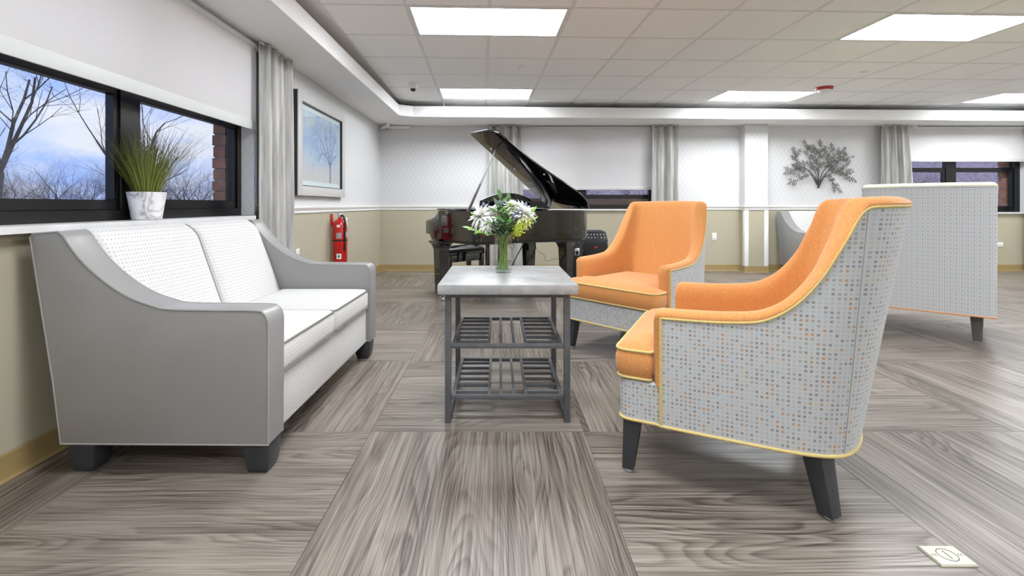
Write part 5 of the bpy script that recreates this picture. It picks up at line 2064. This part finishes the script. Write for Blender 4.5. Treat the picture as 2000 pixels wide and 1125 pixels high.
# low brick wall seen under the piano window
lw = thing('brick_parapet', 'low red brick wall outside the window behind the piano', 'brick wall', (1.6, 9.0, -0.5))
MB().box(-2.2, 2.2, 0.01, 0.23, 0, 1.66).build('mortar_core', MT['mortar'], lw, smooth=0)
bmesh_ = None
for k in range(12):
    for j in range(20):
        x = -2.2 + j * 0.22 + (0.11 if k % 2 else 0)
        if x + 0.21 > 2.2:
            continue
        if bmesh_ is None:
            o = MB().box(0, 0.208, 0, 0.24, 0, 0.065).build('brick', MT['brick'], lw, smooth=0)
            bmesh_ = o.data
        else:
            o = bpy.data.objects.new('brick', bmesh_)
            COL.objects.link(o)
            o.parent = lw
        o.location = (x, 0, 0.72 + k * 0.078)


def bare_tree(name, label, loc, h, seed, depth, r0, spread=0.6, group=None, lean=(0, 0), first=0.35, m='bark', kids=3):
    rr = random.Random(seed)
    mb = MB()

    def grow(p, d, L, r, lev):
        n_ = 4 if lev < 3 else 3
        pts = [p]
        q = p.copy()
        dd = d.copy()
        for k in range(n_):
            dd = (dd + Vector((rr.gauss(0, .12), rr.gauss(0, .12), rr.gauss(0.03, .08)))).normalized()
            q = q + dd * (L / n_)
            pts.append(q.copy())
        r1 = r * 0.42
        mb.tube(pts, [r + (r1 - r) * i / n_ for i in range(n_ + 1)], 7 if lev < 2 else (4 if lev < 4 else 3), cap=False)
        if lev >= depth:
            return
        nk = kids if lev > 0 else kids + 1
        for k in range(nk):
            f = first + (1 - first) * (k + rr.random() * 0.6) / nk if lev > 0 else 0.45 + 0.55 * (k + rr.random() * .5) / nk
            idx = min(n_, max(1, int(round(f * n_))))
            base_ = pts[idx]
            ax = dd.orthogonal().normalized()
            ax = Matrix.Rotation(rr.uniform(0, 2 * pi), 3, dd) @ ax
            nd = (dd + ax * rr.uniform(spread * 0.7, spread * 1.5) + Vector((0, 0, 0.12))).normalized()
            rad = r + (r1 - r) * idx / n_
            grow(base_, nd, L * rr.uniform(0.58, 0.82), rad * rr.uniform(0.5, 0.75), lev + 1)
    grow(Vector((0, 0, 0)), Vector((lean[0], lean[1], 1)).normalized(), h * 0.36, r0, 0)
    t = thing(name, label, 'tree' if 'tree' in name else 'shrub', loc, 0, group)
    mb.build('trunk_and_branches', MT[m], t, fix=False, smooth=60)
    return t


bare_tree('bare_tree', 'large bare forked tree seen at the left edge of the left window', (-8.6, 8.15, -0.5), 8.0, 12, 5, 0.135, 0.75, lean=(0.02, 0.02), first=0.2)
bare_tree('bare_tree', 'bare forked tree seen behind the potted grass', (-9.6, 14.2, -0.5), 7.5, 5, 5, 0.14, 0.65)
protos = []
for k in range(4):
    protos.append(bare_tree('bare_shrub', 'bare twiggy shrub in the thicket beyond the lawn', (-18 + k * 2.2, 17.0 + k, -0.5), 4.2, 40 + k, 5, 0.05, 0.85, 'bare shrubs in the thicket', m='twig', kids=4))
sh = random.Random(77)
for k in range(34):
    c = copy_tree(protos[k % 4])
    a = k / 33
    u = -60 + 560 * a
    Yd = sh.uniform(15, 27)
    c.location = ((u - 974) / 927 * Yd, Yd, -0.5)
    c.rotation_euler = (0, 0, sh.uniform(0, 6.28))
    s = sh.uniform(0.7, 1.15) * Yd / 19
    c.scale = (s, s, s)
for k in range(18):
    c = copy_tree(protos[k % 4])
    Yd = sh.uniform(17, 24)
    c.location = (-1 + 26 * k / 17, Yd, -0.2)
    c.rotation_euler = (0, 0, sh.uniform(0, 6.28))
    c['label'] = 'bare twiggy shrub on the bank behind the building'
    c['group'] = 'bare shrubs on the bank'
# brushy bank behind the back windows
P = []
for i in range(61):
    row = []
    for j in range(13):
        x = -5 + i * 0.85
        y = 18 + j * 1.6
        z = -0.5 + 0.42 * j + 0.25 * mnoise.noise(Vector((x * 0.5, y * 0.5, 0)))
        row.append((x, y, z))
    P.append(row)
bank = MB().grid(P).build('bank_outside', MT['brush'], fix=False, smooth=80)
struct(bank, 'brush covered bank behind the building')


# parked car beyond the right window
car = thing('parked_car', 'white car parked outside the right window beyond the brick pier', 'car', (16.9, 13.6, -0.5))
body = [(-2.2, 0.30), (-2.2, 0.72), (-2.05, 0.86), (-1.1, 0.98), (-0.45, 1.42), (0.95, 1.45), (1.75, 1.02), (2.15, 0.95), (2.2, 0.35)]
mb = MB()
mb.prism(body, lambda p: Vector((p[0], -0.85, p[1])), lambda p: Vector((p[0], 0.85, p[1])))
mb.build('car_body', MT['white_paint'], car, bevel=0.08, seg=3)
for xs in ([(-0.98, 0.99), (-0.42, 1.36), (0.20, 1.38), (0.20, 1.0)], [(0.27, 1.0), (0.27, 1.38), (0.90, 1.38), (1.45, 1.02)]):
    for ys in (-0.86, 0.845):
        MB().prism(xs, lambda p: Vector((p[0], ys, p[1])), lambda p: Vector((p[0], ys + 0.015, p[1]))).build('side_window', MT['black_plastic'], car)
for x in (-1.4, 1.4):
    for y in (-0.78, 0.78):
        M = Matrix.Translation((x, y, 0.32)) @ Matrix.Rotation(pi / 2, 4, 'X')
        w_ = MB().lathe([(0.2, -0.1), (0.31, -0.1), (0.32, -0.08), (0.32, 0.08), (0.31, 0.1), (0.2, 0.1)], 20, M=M).build('wheel', MT['black_plastic'], car)
        MB().lathe([(0.19, -0.105), (0.19, 0.105)], 14, M=M).build('hub', MT['silver'], w_)
